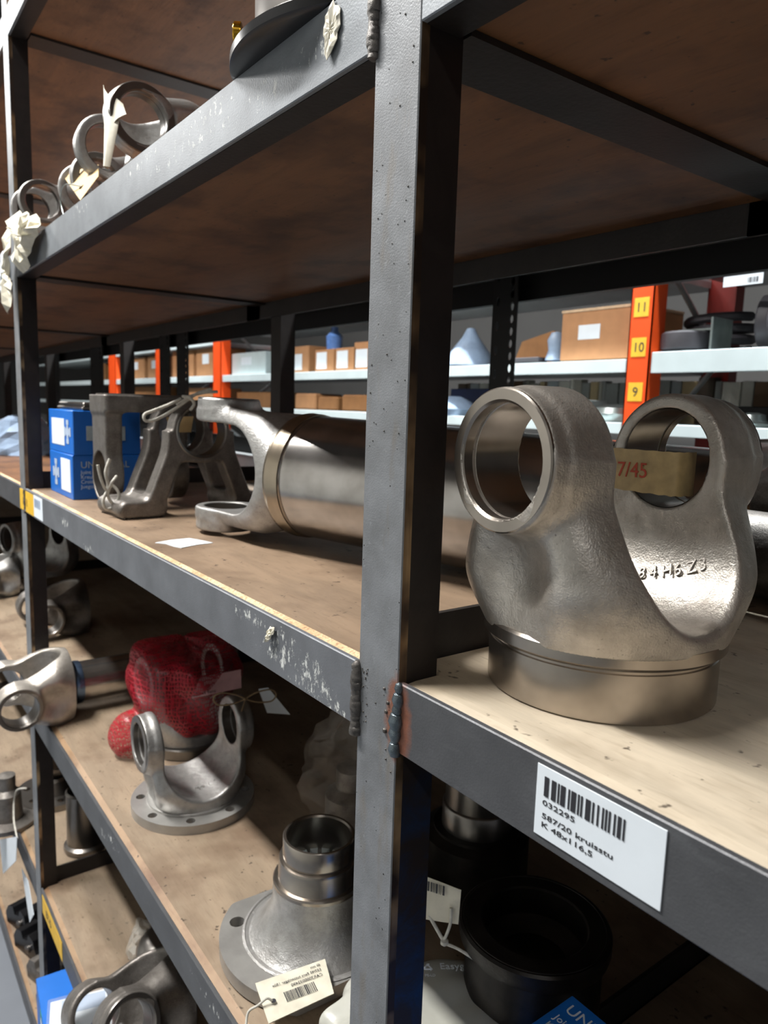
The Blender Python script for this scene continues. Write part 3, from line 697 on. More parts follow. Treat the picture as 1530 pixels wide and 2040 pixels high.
b = MB(); b.lathe([(0, 0), (.0024, 0), (.0024, .0002), (0, .0002)], 20, T(-.197, .0275, -.3661)); b.build('punched_hole', M['print'], t)

# ---- yoke in red net bag behind the flange yoke
nb = thing('netted_yoke', 'steel yoke wrapped in a shiny red plastic net bag, pale tag inside', 'yoke', (-.775, .172, -.3943), (0, 0, .05), None, (1.05, .93, 1.12))
obj('forged_body', me_fl, None, nb)
b = MB(); b.lathe([(.02, 0), (.066, 0), (.067, .001), (.067, .014), (.065, .016), (.02, .016)], 64, close=True); b.build('base_ring', M['machd'], nb)
def netf(X, Y, Z):
    a = np.arctan2(Y, X); w = .0022*np.sin(a*9+Z*60)+.003*np.sin(Z*90+a*2)
    ax = np.abs(Y)
    arm = smax(np.hypot(X, (Z-.105)*.9)-.048, np.abs(Y)-.084, .030)
    bas = smax(np.hypot(X, Y)-(.071+.018*np.clip((Z-.05)/.06, 0, 1)), np.abs(Z-.083)-.060, .035)
    tail = np.sqrt(((X+.012)/.030)**2+((Y+.092)/.030)**2+((Z-.030)/.034)**2+1e-9)*.03-.03
    return smin(smin(arm, bas, .02), tail, .016)+w
me_n = sdf_mesh('net_bag', netf, (-.12, -.14, -.01), (.12, .12, .18), .0028)
n = NT('red net bag film'); vo = n.n('TexVoronoi', feature='DISTANCE_TO_EDGE'); mp = n.n('Mapping'); mp.inputs['Scale'].default_value = (1, 1, .62); n.link(n.co, mp.inputs[0]); n.link(mp.outputs[0], vo.inputs['Vector']); vo.inputs['Scale'].default_value = 260; vo.inputs['Randomness'].default_value = .3
e = n.ramp(vo.outputs['Distance'], .10, .16, 1, 0); a = n.noise(18, 3)
n.done(n.mix(e, n.mix(n.ramp(a, .35, .65), lin('c01028'), lin('7c0a18')), lin('a8162a')), .3, 0, n.bump(e, .6, .0012, n.bump(a, .8, .004)), Alpha=n.ramp(e, 0, 1, .26, .8))
obj('net_bag', me_n, n.m, nb, label='red plastic netting')
t = thing('bag_tag', 'pale printed tag under the red netting', 'tag', (0, 0, 0))
quad_plate('tag_card', plain('pink shaded card', 'c89a9c', .6), t, [(-.690, .150, -.2845), (-.655, .215, -.2700), (-.672, .222, -.2475), (-.700, .168, -.2590)], .0006)
text('587/45 flens', .007, M['print'], frame((-.6885, .152, -.2820), (.035, .065, .0145), (-.02, .01, .03)), t)

# ---- strings, bows and hanging tags
t = thing('string_bow', 'white string tied in a loop through the ear of the standing serrated yoke', 'string', (0, 0, 0))
b = MB(); b.tube(catmull([(-.640, .118, .161), (-.640, .100, .152), (-.640, .080, .144), (-.640, .069, .139), (-.640, .070, .131), (-.640, .082, .132), (-.640, .098, .140), (-.640, .114, .150), (-.640, .128, .160), (-.640, .142, .169), (-.640, .160, .175)], 6), .0021, 10)
b.tube(catmull([(-.640, .112, .153), (-.640, .130, .164), (-.640, .150, .170), (-.640, .170, .172)], 6), .0021, 10)
b.tube(catmull([(-.641, .120, .164), (-.636, .128, .163), (-.636, .135, .155), (-.640, .131, .146)], 6), .0021, 10); b.build('cord', M['string'], t)
quad_plate('tied_tag', M['manila'], t, [(-.735, .138, .112), (-.735, .170, .112), (-.735, .174, .136), (-.735, .132, .134)], .0006, 'yellowish card seen through the ear')
t = thing('string_knot', 'tangled white string knotted through the ear of the upturned serrated yoke', 'string', (0, 0, 0))
b = MB(); x = -.690
b.tube(catmull([(x, .038, .078), (x, .032, .060), (x, .035, .040), (x, .028, .022), (x, .032, .010), (x, .044, .014), (x+.004, .048, .030), (x, .040, .042), (x, .034, .030), (x, .040, .018), (x, .048, .022)], 6), .0021, 10)
b.tube(catmull([(x, .022, .070), (x, .026, .050), (x, .033, .036), (x, .040, .046), (x-.02, .052, .052)], 6), .0020, 10); b.build('cord', M['string'], t)
t = thing('twine_bow', 'thin brown twine bow tied over the ear of the round-flanged yoke', 'string', (0, 0, 0))
def bow(cx, cy, cz, w):
    b = MB(); u = Vector((.35, .90, .0)).normalized()
    for s in (-1, 1):
        P = [Vector((cx, cy, cz))+u*(s*w*k)+Vector((0, 0, zz)) for k, zz in ((0, 0), (.35, .008), (.8, .011), (1, .004), (.85, -.006), (.4, -.006), (0, 0))]
        b.tube(catmull(P, 6), .0011, 8)
    b.tube(catmull([(cx, cy, cz), (cx+.004, cy-.006, cz-.012), (cx+.002, cy-.010, cz-.026)], 5), .0010, 6)
    b.lathe([(0, -.003), (.0026, -.001), (.0026, .001), (0, .003)], 10, T(cx, cy, cz)); return b
bow(-.570, .180, -.2500, .043).build('twine', M['twine'], t)
t = thing('hanging_tag', 'small white tag hanging from the twine bow', 'tag', (0, 0, 0))
quad_plate('tag_card', M['white'], t, [(-.585, .222, -.286), (-.570, .252, -.290), (-.590, .226, -.250), (-.597, .214, -.252)], .0006)

# ---- clear crumpled polythene bag on a drum behind the hub
t = thing('polythene_bag', 'crumpled clear polythene bag standing behind the round hub', 'bag', (-.420, .262, -.3943))
q = np.random.default_rng(3); v = []; f = []; nr, ns = 15, 28
for j in range(nr):
    w = j/(nr-1); r0 = (.055+.030*math.sin(w*2.2))*(1-.75*w**2.6)
    for i in range(ns):
        a = 2*PI*i/ns; rr = r0*(1+.16*math.sin(3*a+w*5)+.10*math.sin(7*a-w*9))+q.uniform(-.006, .006)
        v.append((rr*math.cos(a)+.02*w, rr*math.sin(a)*.8, w*.185+q.uniform(-.004, .004)+.002))
for j in range(nr-1):
    for i in range(ns): f.append((j*ns+i, j*ns+(i+1) % ns, (j+1)*ns+(i+1) % ns, (j+1)*ns+i))
b = MB(); b.add(v, f); b.build('film', M['poly'], t)
b = MB(); b.lathe([(0, .002), (.036, .002), (.036, .05), (.022, .06), (.022, .085), (0, .085)], 32); b.build('wrapped_part', M['castd'], t, label='brown-grey part inside the bag')

# ---- blue cartons on the middle board
def cross_print(parent, M4, s, mat):
    b = MB(); h = .0003
    b.box((-.30*s, -.30*s, 0), (.30*s, .30*s, h)); 
    for k in range(4):
        m4 = RZ(k*PI/2); b.box((-.23*s, .30*s, 0), (.23*s, .50*s, h), m4); b.box((-.34*s, .52*s, 0), (.34*s, .90*s, h), m4)
    o = b.build('joint_picture', mat, parent); o.matrix_local = M4; return o
def carton(label, loc, lx, ly, lz, rz=0):
    t = thing('blue_carton', label, 'box', loc, (0, 0, rz)); b = MB(); b.cbox((-lx, 0, 0), (0, ly, lz), .001); b.build('carton_body', M['blue'], t); return t
M['pic'] = plain('grey printed picture', '9aa6ac', .5)
c1 = carton('lower blue carton of the stack by the left post', (-.8827, .036, -.0012), .150, .105, .0700)
b = MB(); b.cbox((-.072, -.0006, .010), (-.012, .0002, .062), .0001); b.build('sticker', M['white'], c1)
cross_print(c1, T(-.106, -.0004, .036) @ RX(PI/2), .024, M['printw'])
b = MB(); b.box((0, .001, .001), (.0004, .104, .069)); b.build('end_panel', M['blued'], c1)
FR = frame((.0006, .012, .050), (0, 1, 0), (0, 0, 1))
text('UNIVERSAL', .0150, M['pic'], FR, c1)
for i, s in enumerate(('Joint Kits', 'Kreuzgarnituren', 'Croisillons', 'Juegos crucetas')): text(s, .0085, M['printw'], frame((.0006, .012, .0405-i*.0075), (0, 1, 0), (0, 0, 1)), c1)
c2 = carton('upper blue carton with a printed cross, on the stack by the left post', (-.8820, .038, .0692), .150, .105, .0690, .012)
b = MB(); b.cbox((-.130, -.0006, .012), (-.050, .0002, .055), .0001); b.build('sticker', M['white'], c2)
cross_print(c2, T(-.030, -.0004, .035) @ RX(PI/2), .021, M['printw'])
b = MB(); b.box((0, .001, .001), (.0004, .104, .068)); b.build('end_panel', M['blued'], c2)
cross_print(c2, frame((.0006, .050, .034), (0, 1, 0), (0, 0, 1)), .0335, M['pic'])
t = thing('flat_tray', 'flat grey metal tray lying on the blue cartons', 'tray', (-.955, .115, .1392)); b = MB(); b.cbox((-.090, -.062, 0), (.072, .060, .0045), .001); b.cbox((-.088, -.060, .0045), (.070, .058, .012), .002); b.build('lid_tray', M['machd'], t)

# ---- paper scraps and labels
t = thing('paper_scrap', 'white torn paper scrap on the board in front of the big tube', 'paper', (0, 0, 0))
b = MB(); b.prism([(-.482, .026), (-.470, .034), (-.452, .036), (-.440, .040), (-.450, .062), (-.452, .082), (-.470, .078), (-.492, .070), (-.490, .046)], -.0012, -.0006); b.build('sheet', M['white'], t)
lb = thing('barcode_label', 'white barcode label with black numbers on the right-hand rail', 'label', (.1075, -.0003, -.0375))
b = MB(); b.cbox((0, -.0004, 0), (.0665, .0002, .0345), .0001); b.build('label_sheet', M['white'], lb)
barcode(lb, T(.0048, -.0005, .0205) @ RX(PI/2), .0465, .0095, M['print'], 11, 17)
for s, sz, z, in (('032295', .0036, .0160), ('587/20 kruisstu', .0036, .0096), ('K 48x116,5', .0036, .0052)):
    o = text(s, sz, M['print'], T(.0042, -.0005, z) @ RX(PI/2) @ Matrix.Scale(1.75, 4, (1, 0, 0)), lb)
yl_ = thing('shelf_label', 'yellow and white label at the left end of the middle rail', 'label', (-1.105, -.0003, -.0400))
b = MB(); b.box((0, -.0004, 0), (.115, .0002, .036)); b.build('yellow_half', M['yellow'], yl_)
b = MB(); b.box((.115, -.0004, .001), (.180, .0002, .037)); b.build('white_half', M['white'], yl_)
text('B7-B', .020, plain('ochre print', 'a8842a', .5), T(.025, -.0006, .010) @ RX(PI/2), yl_); barcode(yl_, T(.122, -.0006, .018) @ RX(PI/2), .045, .014, M['printw'], 2, 10)
y2 = thing('shelf_label', 'narrow yellow label on the rail near the bottom left', 'label', (-1.045, -.0003, -.7950))
b = MB(); b.box((0, -.0004, 0), (.150, .0002, .036)); b.build('label_sheet', M['yellow'], y2)
text('B7-D', .020, M['print'], T(.03, -.0006, .010) @ RX(PI/2), y2)
def crumple(name, label, cat, pts, mat, seed=0, th=.0006, amp=.004):
    q = random.Random(seed); t = thing(name, label, cat, (0, 0, 0)); n0 = len(pts); c = Vector((0, 0, 0)); P = []
    for i in range(n0):
        a_, b_ = Vector(pts[i]), Vector(pts[(i+1) % n0]); c += a_/n0
        for k in range(3): P.append(a_.lerp(b_, k/3)+(b_-a_).length*.10*Vector((q.uniform(-1, 1), 0, q.uniform(-1, 1)))*(k > 0))
    n = len(P); v = []; f = []
    for j, w in enumerate((1, .78, .55, .32, .12)):
        for i, p in enumerate(P): v.append(c.lerp(p, w)+Vector((0, -amp*q.uniform(0, 1)*(j > 0)-(amp*.3 if i % 5 == 2 else 0), 0)))
    v.append(c); k = len(v)
    for j in range(4):
        for i in range(n): f.append((j*n+i, j*n+(i+1) % n, (j+1)*n+(i+1) % n, (j+1)*n+i))
    for i in range(n): f.append((4*n+i, 4*n+(i+1) % n, 5*n))
    f2 = [tuple(x+k for x in g[::-1]) for g in f]; v2 = [p+Vector((0, th, 0)) for p in v]
    f3 = [(i, k+i, k+(i+1) % n, (i+1) % n) for i in range(n)]
    b = MB(); b.add([tuple(p) for p in v+v2], f+f2+f3); b.build('paper_sheet', mat, t); return t
crumple('torn_sticker', 'torn cream sticker left on the upper rail next to the post', 'sticker', [(-.093, -.0008, .3905), (-.083, -.0012, .3960), (-.0755, -.001, .3880), (-.0745, -.0015, .379), (-.080, -.002, .3690), (-.0865, -.003, .3630), (-.0905, -.002, .3710), (-.0945, -.001, .380)], M['cream'], 1, .0004, .0012)
crumple('torn_sticker', 'small curled torn sticker on the middle rail left of the post', 'sticker', [(-.1560, -.0008, -.0075), (-.1480, -.0014, -.0062), (-.1470, -.003, -.0110), (-.1530, -.004, -.0175), (-.1580, -.003, -.0200), (-.1590, -.002, -.0140)], M['cream'], 2, .0004, .002)
crumple('torn_label', 'crumpled white torn label hanging off the upper rail by the left post', 'label', [(-1.030, -.006, .428), (-.965, -.010, .440), (-.900, -.010, .424), (-.850, -.006, .408), (-.835, -.008, .392), (-.880, -.012, .372), (-.905, -.010, .350), (-.955, -.010, .345), (-1.000, -.008, .372)], M['cream'], 3, .0006, .016)
crumple('torn_label', 'long curled paper strip dangling below the upper rail at the left post', 'label', [(-1.060, -.012, .420), (-1.020, -.014, .425), (-1.005, -.018, .390), (-1.035, -.016, .350), (-1.010, -.016, .325), (-1.020, -.018, .300), (-1.060, -.016, .292), (-1.080, -.014, .335), (-1.085, -.012, .372)], M['cream'], 4, .0006, .010)
crumple('torn_label', 'small grey curled label on the rail left of the left post', 'label', [(-1.150, -.004, .400), (-1.120, -.008, .402), (-1.110, -.010, .370), (-1.130, -.008, .335), (-1.165, -.006, .322), (-1.180, -.004, .360)], M['white'], 5, .0006, .006)

# ---- things on the upper level
u1 = add_yoke('biggest pale forged yoke lying on the upper board with a curled tag through its ear', (-.640, .150, .463), (RY(.10) @ RX(PI/2-.12) @ RZ(PI/2+.1)).to_euler(), 1.02, 'castl', src='fl')
u2 = add_yoke('small forged yoke lying low behind the curled tag on the upper board', (-.800, .150, .452), (RX(PI/2) @ RZ(PI/2)).to_euler(), (.95, .55, .95), 'castl', src='fl')
u3 = add_yoke('forged yoke lying at the left end of the upper board by the crumpled label', (-1.012, .115, .452), (RX(PI/2-.1) @ RZ(PI/2)).to_euler(), (.88, .5, .88), 'castl', src='fl')
t = thing('rubber_boot', 'black rubber ring lying behind the small yokes on the upper board', 'seal', (-.90, .26, .3950)); b = MB(); b.lathe([(.05, 0), (.085, 0), (.075, .05), (.055, .075), (.045, .075), (.05, .05)], 48, close=True); b.build('ring_wall', M['black'], t)
t = thing('curled_tag', 'long curled cream tag standing upright through the ear of the biggest upper yoke', 'tag', (0, 0, 0))
quad_plate('tag_card', M['cream'], t, [(-.545, .0010, .4060), (-.540, .0015, .4075), (-.560, .022, .480), (-.600, .014, .5130)], .0006, sub=8, wav=.006)
quad_plate('tag_fold', M['cream'], t, [(-.566, .012, .455), (-.545, .022, .468), (-.556, .022, .482), (-.580, .016, .500)], .0006, sub=6, wav=.004)
t = thing('manila_tag', 'flat manila tag leaning on the upper rail left of the curled tag', 'tag', (0, 0, 0))
quad_plate('tag_card', M['manila'], t, [(-.668, .003, .3985), (-.628, .014, .4200), (-.720, .040, .4600), (-.868, .030, .4790)], .0008)
b = MB(); b.lathe([(0, 0), (.005, 0), (.005, .0006), (0, .0006)], 20, frame((-.700, .0145, .4235), (1, .3, .3), (-.5, 1, .6))); b.build('eyelet', M['cream'], t)
b = MB(); b.tube(catmull([(-.700, .012, .4235), (-.745, .004, .433), (-.770, .004, .420), (-.760, .005, .3985)], 6), .0008, 6); b.build('wire_tie', M['zinc'], t)

dr = thing('brake_drum', 'black rimmed grey drum overhanging the upper rail next to the post', 'drum', (-.158, .100, .3955))
b = MB(); b.lathe([(.030, .0), (.117, .0), (.121, .002), (.121, .008), (.118, .0105), (.030, .0105)], 128, close=True); b.build('rubber_rim', M['blackd'], dr, label='glossy black rubber rim')
b = MB(); b.lathe([(.0, .0105), (.1030, .0105), (.1030, .050), (.100, .075), (.0, .075)], 96); b.build('drum_body', M['machd'], dr, label='grey painted body')
b = MB(); mm = frame((-.0540, -.1000, .028), (-.62, -.78, 0), (0, 0, 1)); mm = T(-.0572, -.0850, .0325) @ Vector((-.56, -.83, 0)).to_track_quat('Z', 'Y').to_matrix().to_4x4()
b.lathe([(0, -.002), (.0035, -.002), (.0035, .011), (.0078, .011), (.0080, .016), (.007, .017), (0, .017)], 28, mm)
for k in range(22): b.box((.0074, -.0005, .0115), (.0084, .0005, .0162), mm @ RZ(2*PI*k/22))
b.build('brass_fitting', M['brass'], dr, label='knurled brass fitting')

# ---- right bay, lower level
t = thing('rubber_drum', 'black drum with a wide dished top lying in the dark under the barcode label', 'drum', (-.069, .2184, -.3943))
b = MB(); b.lathe([(0, .001), (.058, .001), (.060, .003), (.060, .074), (.057, .078), (.057, .086), (.0655, .090), (.0665, .094), (.0665, .1035), (.0645, .1055), (.047, .1055), (.0455, .104), (.0440, .080), (.030, .070), (.012, .072), (0, .073)], 96); b.build('drum_body', M['blackm'], t)
b = MB(); b.tube([(.062*math.cos(a), .062*math.sin(a), .1050) for a in [2*PI*i/64 for i in range(64)]], .0012, 6, closed=True); b.build('rolled_rim', M['blackm'], t)
t = thing('stub_shaft', 'turned steel stub shaft standing at the back in the dark beside the post', 'shaft', (-.238, .310, -.3943))
b = MB(); b.lathe([(0, 0), (.060, 0), (.060, .075), (.049, .080), (.049, .083), (0, .083)], 64); b.build('dark_base', M['blackm'], t)
b = MB(); b.lathe([(0, .083), (.040, .083), (.040, .108), (.0385, .110), (.0370, .1105), (.0370, .150), (.030, .150), (.030, .120), (0, .120)], 80); b.build('turned_neck', M['machd'], t)
t = thing('part_tag', 'grey barcode tag on knotted string beside the black drum', 'tag', (0, 0, 0))
quad_plate('tag_card', M['cream'], t, [(-.130, .135, -.2895), (-.1000, .155, -.2850), (-.0985, .155, -.2515), (-.128, .140, -.2500)], .0006)
barcode(t, frame((-.124, .1388, -.2605), (.028, .016, 0), (0, 0, 1)), .016, .009, M['print'], 9, 8)
b = MB(); b.tube(catmull([(-.1045, .1500, -.2700), (-.1035, .149, -.283), (-.1060, .1470, -.2960), (-.108, .146, -.303), (-.0955, .152, -.304), (-.082, .158, -.307)], 6), .0014, 8)
b.tube(catmull([(-.135, .140, -.275), (-.120, .142, -.288), (-.108, .146, -.302)], 6), .0016, 8); b.lathe([(0, -.004), (.0035, -.001), (.0035, .002), (0, .004)], 12, T(-.107, .1462, -.303)); b.build('knotted_string', M['string'], t)
bx_ = thing('blue_carton', 'blue carton with white lettering under the black drum, lower right', 'box', (.010, .172, -.3943))
b = MB(); b.cbox((0, -.100, 0), (.130, 0, .1133), .001); b.build('carton_body', M['blue'], bx_)
for i, (s, sz) in enumerate((('UNIVERSAL', .0135), ('Joint Kits', .0085), ('Kreuzgarnituren', .0085), ('Croisillons', .0085), ('Juegos de crucetas', .0085))):
    text(s, sz, M['white'], T(.006, -.017-(0 if i == 0 else .0020+i*.0100), .1135), bx_)
t = thing('easygrip_bag', 'milky plastic bag with printed recycling marks, at the foot of the main post', 'bag', (-.090, .118, -.3943), (0, 0, -.25))
t.name = 'grip_bag'
def pil(X, Y, Z):
    w = .0016*np.sin(X*70+Y*40)+.0012*np.sin(Y*110-X*30)+.0008*np.sin(X*190+Z*60)
    return (np.sqrt((X/.090)**4+(Y/.082)**4+1e-12)**.5-1)*.035*0+smax((((np.abs(X)/.078)**3+(np.abs(Y)/.082)**3+(np.abs(Z-.022)/.026)**2.2+1e-12)**.5-1)*.022, -Z+.0008, .002)+w
mp_ = sdf_mesh('bag_film', pil, (-.105, -.098, -.002), (.105, .098, .056), .0022); obj('bag_film', mp_, M['polyg'], t)
BV3 = bvh(mp_)
fr = frame((-.046, .020, .0480), (.30, .95, -.03), (-.95, .30, .0))
text('Easygrip', .0105, M['white'], fr @ T(.011, 0, .0006), t)
def recyc(M4):
    b = MB()
    for k in range(3):
        a = 2*PI*k/3+PI/2; p = Vector((.0042*math.cos(a), .0042*math.sin(a), 0)); q2 = Vector((.0042*math.cos(a+2*PI/3), .0042*math.sin(a+2*PI/3), 0))
        b.tube([p.lerp(q2, .08), p.lerp(q2, .80)], .0007, 5); b.lathe([(.0016, 0), (0, .0022)], 5, frame(p.lerp(q2, .80), (0, 0, 1), q2-p) @ RX(-PI/2))
    o = b.build('recycling_mark', M['white'], t); o.matrix_local = M4
recyc(fr @ T(0, .002, .0006)); recyc(fr @ T(.047, .002, .0006)); text('PE-LD', .0038, M['white'], fr @ T(-.004, -.0085, .0006), t); text('PE-LD', .0038, M['white'], fr @ T(.043, -.0085, .0006), t)

# ---- middle bay, second level from the bottom
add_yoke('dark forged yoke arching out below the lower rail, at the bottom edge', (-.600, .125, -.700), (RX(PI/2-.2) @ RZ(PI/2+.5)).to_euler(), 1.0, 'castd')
t = thing('bearing_cup', 'silver domed cup with a brown base on the low board, plastic wrap beside it', 'cup', (-.725, .120, -.7563))
b = MB(); b.lathe([(0, 0), (.044, 0), (.047, .004), (.047, .026), (.044, .030), (.030, .031)], 64); b.build('brown_base', M['castd'], t)
b = MB(); b.lathe([(.030, .031), (.046, .032), (.0485, .036), (.047, .052), (.040, .064), (.026, .071), (0, .073)], 64); b.build('domed_top', M['machd'], t)
t = thing('plastic_wrap', 'small crumpled clear plastic bag leaning on the domed cup', 'bag', (-.790, .100, -.7563))
b = MB(); q = random.Random(2); v = []; f = []
for j in range(7):
    for i in range(12):
        a = 2*PI*i/12; r0 = .030*(1-.6*(j/6)**2)+q.uniform(-.005, .005); v.append((r0*math.cos(a)+.010*j/6, r0*math.sin(a)*.7, .002+.062*j/6+q.uniform(-.003, .003)))
for j in range(6):
    for i in range(12): f.append((j*12+i, j*12+(i+1) % 12, (j+1)*12+(i+1) % 12, (j+1)*12+i))
b.add(v, f); b.build('film', bagmat('grey polythene', 'cfccc4', .45, .2), t)
t = thing('wrapped_carton', 'white carton with red print wrapped in clear film, bottom left', 'box', (-.715, -.010, -.7563), (0, 0, -.25))
b = MB(); b.cbox((-.002, -.045, 0), (.085, .045, .036), .001); b.build('carton_body', M['white'], t)
b = MB(); b.prism([(.040, .044), (.055, .044), (.085, .005), (.085, -.030)], .0361, .0364); b.build('red_band', M['redcard'], t)
b = MB(); b.box((.002, -.030, .0361), (.030, .030, .0363)); b.build('grey_panel', M['printw'], t)
text('CROSS', .0085, M['blued'], T(.048, .022, .0365) @ RZ(-.85), t)
b = MB(); b.cbox((-.006, -.049, -.0002), (.090, .052, .0385), .002); b.build('film_wrap', bagmat('wrap film', 'd8d8d8', .16, .12), t)
t = thing('blue_carton', 'small blue carton with green, white and red stripe, bottom left corner', 'box', (-.905, .010, -1.1313), (0, 0, -.1))
b = MB(); b.cbox((-.075, -.045, 0), (.045, .10, .255), .001); b.build('carton_body', M['blue'], t)
for i, mt in enumerate(('green', 'white', 'redcard')):
    b = MB(); b.box((-.004, -.0454, .236-i*.016), (.012, -.0449, .250-i*.016)); b.build('stripe', M[mt], t)

# ---- left bay
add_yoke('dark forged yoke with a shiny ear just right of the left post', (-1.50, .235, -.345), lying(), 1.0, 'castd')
add_yoke('pale forged yoke ring partly behind the left post, in the lower left bay', (-1.93, .16, -.345), lying(), .92, 'castl')
add_yoke('pale forged yoke standing upright at the left edge, in the lower left bay', (-1.96, .20, -.394), (0, 0, .3), 1.15, 'castl')
def disc_part(label, loc, r, h, mat, name='flange_disc'):
    t = thing(name, label, 'flange', loc); hs = [circle(r*.09, 12, r*.72*math.cos(a), r*.72*math.sin(a)) for a in [2*PI*i/6 for i in range(6)]]
    b = MB(); b.prism(circle(r, 48), 0, h, holes=hs+[circle(r*.3, 20)], wall_smooth=True); b.build('disc', mat, t, bevel=.0006)
    b = MB(); b.lathe([(r*.3, h), (r*.5, h), (r*.42, h*3.2), (r*.3, h*3.4)], 32); b.build('boss', mat, t); return t
disc_part('grey flange with bolt holes lying left of the left post', (-1.40, .10, -.7563), .085, .014, M['machd'])
t = thing('spacer_tube', 'upright shiny tube standing just right of the left post, low down', 'tube', (-1.150, .105, -.7563)); b = MB(); b.lathe([(.030, 0), (.040, 0), (.042, .004), (.042, .012), (.036, .016), (.0355, .118), (.037, .124), (.033, .128), (.030, .126)], 64, close=True); b.build('tube_wall', M['machd'], t)
t = thing('bolt_cylinder', 'dark stepped cylinder on a round foot at the lower left edge', 'cylinder', (-1.33, -.01, -.7563)); b = MB(); b.lathe([(0, 0), (.055, 0), (.056, .010), (.030, .014), (.028, .070), (.018, .080), (.018, .110), (0, .112)], 40); b.build('cylinder_body', M['castd'], t)
t = thing('hanging_tag', 'white tag hanging on a string loop left of the left post', 'tag', (0, 0, 0))
quad_plate('tag_card', M['white'], t, [(-1.345, -.022, -.880), (-1.175, -.022, -.755), (-1.150, -.022, -.690), (-1.375, -.022, -.815)], .0008)
b = MB(); b.tube(catmull([(-1.16, -.020, -.700), (-1.215, -.016, -.690), (-1.24, -.010, -.660), (-1.20, -.010, -.620), (-1.13, -.006, -.585)], 6), .0018, 6); b.build('string_loop', M['string'], t)
t = thing('hanging_tag', 'narrow white tag hanging below the low rail left of the left post', 'tag', (0, 0, 0))
quad_plate('tag_card', M['white'], t, [(-1.150, -.006, -.880), (-1.105, -.006, -.835), (-1.150, -.006, -.790), (-1.215, -.006, -.800)], .0008)
def clamp(label, loc, rz, mat):
    t = thing('jaw_clamp', label, 'clamp', loc, (0, 0, rz), 'clamps on the bottom board'); b = MB()
    b.prism([(-.05, 0), (.05, 0), (.055, .018), (.040, .030), (.034, .050), (.014, .058), (.008, .040), (-.012, .036), (-.020, .052), (-.040, .048), (-.055, .025)], -.022, .022, RX(PI/2)); b.build('jaw', mat, t, bevel=.003)
    b = MB(); b.lathe([(0, -.026), (.009, -.026), (.009, .026), (0, .026)], 20, T(.012, 0, .022) @ RX(PI/2)); b.build('pin', M['machd'], t); return t
for i, (x, y, mt, lbl) in enumerate(((-1.50, .045, 'black', 'black jaw clamp on the bottom board, farthest of the row'), (-1.40, .045, 'black', 'black jaw clamp on the bottom board, second farthest of the row'), (-1.28, .05, 'castd', 'brown-grey jaw clamp on the bottom board, third farthest of the row'), (-1.18, .05, 'castd', 'brown-grey jaw clamp on the bottom board, nearest of the row'))): clamp(lbl, (x, y, -1.1313), .3, M[mt])
t = thing('wrapped_parts', 'bluish plastic-wrapped parts with a yellow tag at the left edge', 'bag', (-1.93, .16, -.0013)); b = MB(); q = random.Random(8); v = []; f = []
for j in range(8):
    for i in range(16):
        a = 2*PI*i/16; w = j/7; r0 = .085*(1-.55*w**2)+q.uniform(-.008, .008); v.append((r0*1.3*math.cos(a), r0*math.sin(a), .001+.105*w+q.uniform(-.004, .004)*(j > 0)))
for j in range(7):
    for i in range(16): f.append((j*16+i, j*16+(i+1) % 16, (j+1)*16+(i+1) % 16, (j+1)*16+i))
f.append(tuple(7*16+i for i in range(16))); b.add(v, f); b.build('film', M['bluew'], t)
quad_plate('yellow_tag', M['manila'], t, [(.05, -.110, .012), (.10, -.105, .015), (.13, -.09, .085), (.08, -.10, .080)], .001)

# ---- dark things at the back of the middle shelf (seen through the big yoke) and on the rack behind
t = thing('steel_tube', 'dark steel tube lying behind the big yoke, its open end showing through the ear', 'tube', (-.020, .400, .0385), (0, PI/2, 0)); b = MB(); b.lathe([(.030, -.12), (.038, -.12), (.038, .09), (.030, .09)], 48, close=True); b.build('tube_wall', M['castd'], t)
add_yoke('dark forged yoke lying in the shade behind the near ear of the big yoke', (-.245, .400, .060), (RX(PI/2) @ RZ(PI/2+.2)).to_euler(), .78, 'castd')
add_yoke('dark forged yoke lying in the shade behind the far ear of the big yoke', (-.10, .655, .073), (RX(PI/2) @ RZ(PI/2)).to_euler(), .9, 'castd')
t = thing('wood_block', 'pale wooden block at the right edge behind the big yoke', 'block', (-.085, .60, .007)); b = MB(); b.cbox((-.02, -.04, 0), (.14, .05, .052), .002); b.build('block_body', M['card'], t)
t = thing('steel_tube', 'grey tube end standing on edge on the wooden block at the right edge', 'tube', (-.085, .60, .096), (PI/2, 0, PI/2)); b = MB(); b.lathe([(.026, -.03), (.035, -.03), (.036, .03), (.026, .03)], 48, close=True); b.build('tube_wall', M['castl'], t)

# ------------------------------------------------------------------ goods on the white rack across the aisle
def bx(name, label, cat, c, a, b_, mat, group=None, rz=0, ch=.002):
    t = thing(name, label, cat, c, (0, 0, rz), group); b = MB(); b.cbox(a, b_, ch); b.build('box_body', mat, t); return t
t = bx('cardboard_box', 'brown cardboard box with a blank white label next to the nearest orange post', 'box', (-.955, 1.245, .2902), (0, 0, 0), (.215, .20, .118), M['card'])
b = MB(); b.cbox((-.001, -.002, .1175), (.216, .20, .1245), .001); b.build('box_lid', plain('pale carton lid', 'd3b491', .7), t); b = MB(); b.box((.055, -.001, .050), (.120, 0, .085)); b.build('blank_label', M['white'], t)
t = thing('open_carton', 'brown carton with open slanting flaps behind the perforated upright', 'box', (-1.17, 1.30, .2902)); b = MB(); b.prism([(0, 0), (.19, 0), (.19, .060), (.14, .085), (.03, .062)], 0, .10, T(0, .1, 0) @ RX(PI/2)); b.build('box_body', M['cardd'], t)
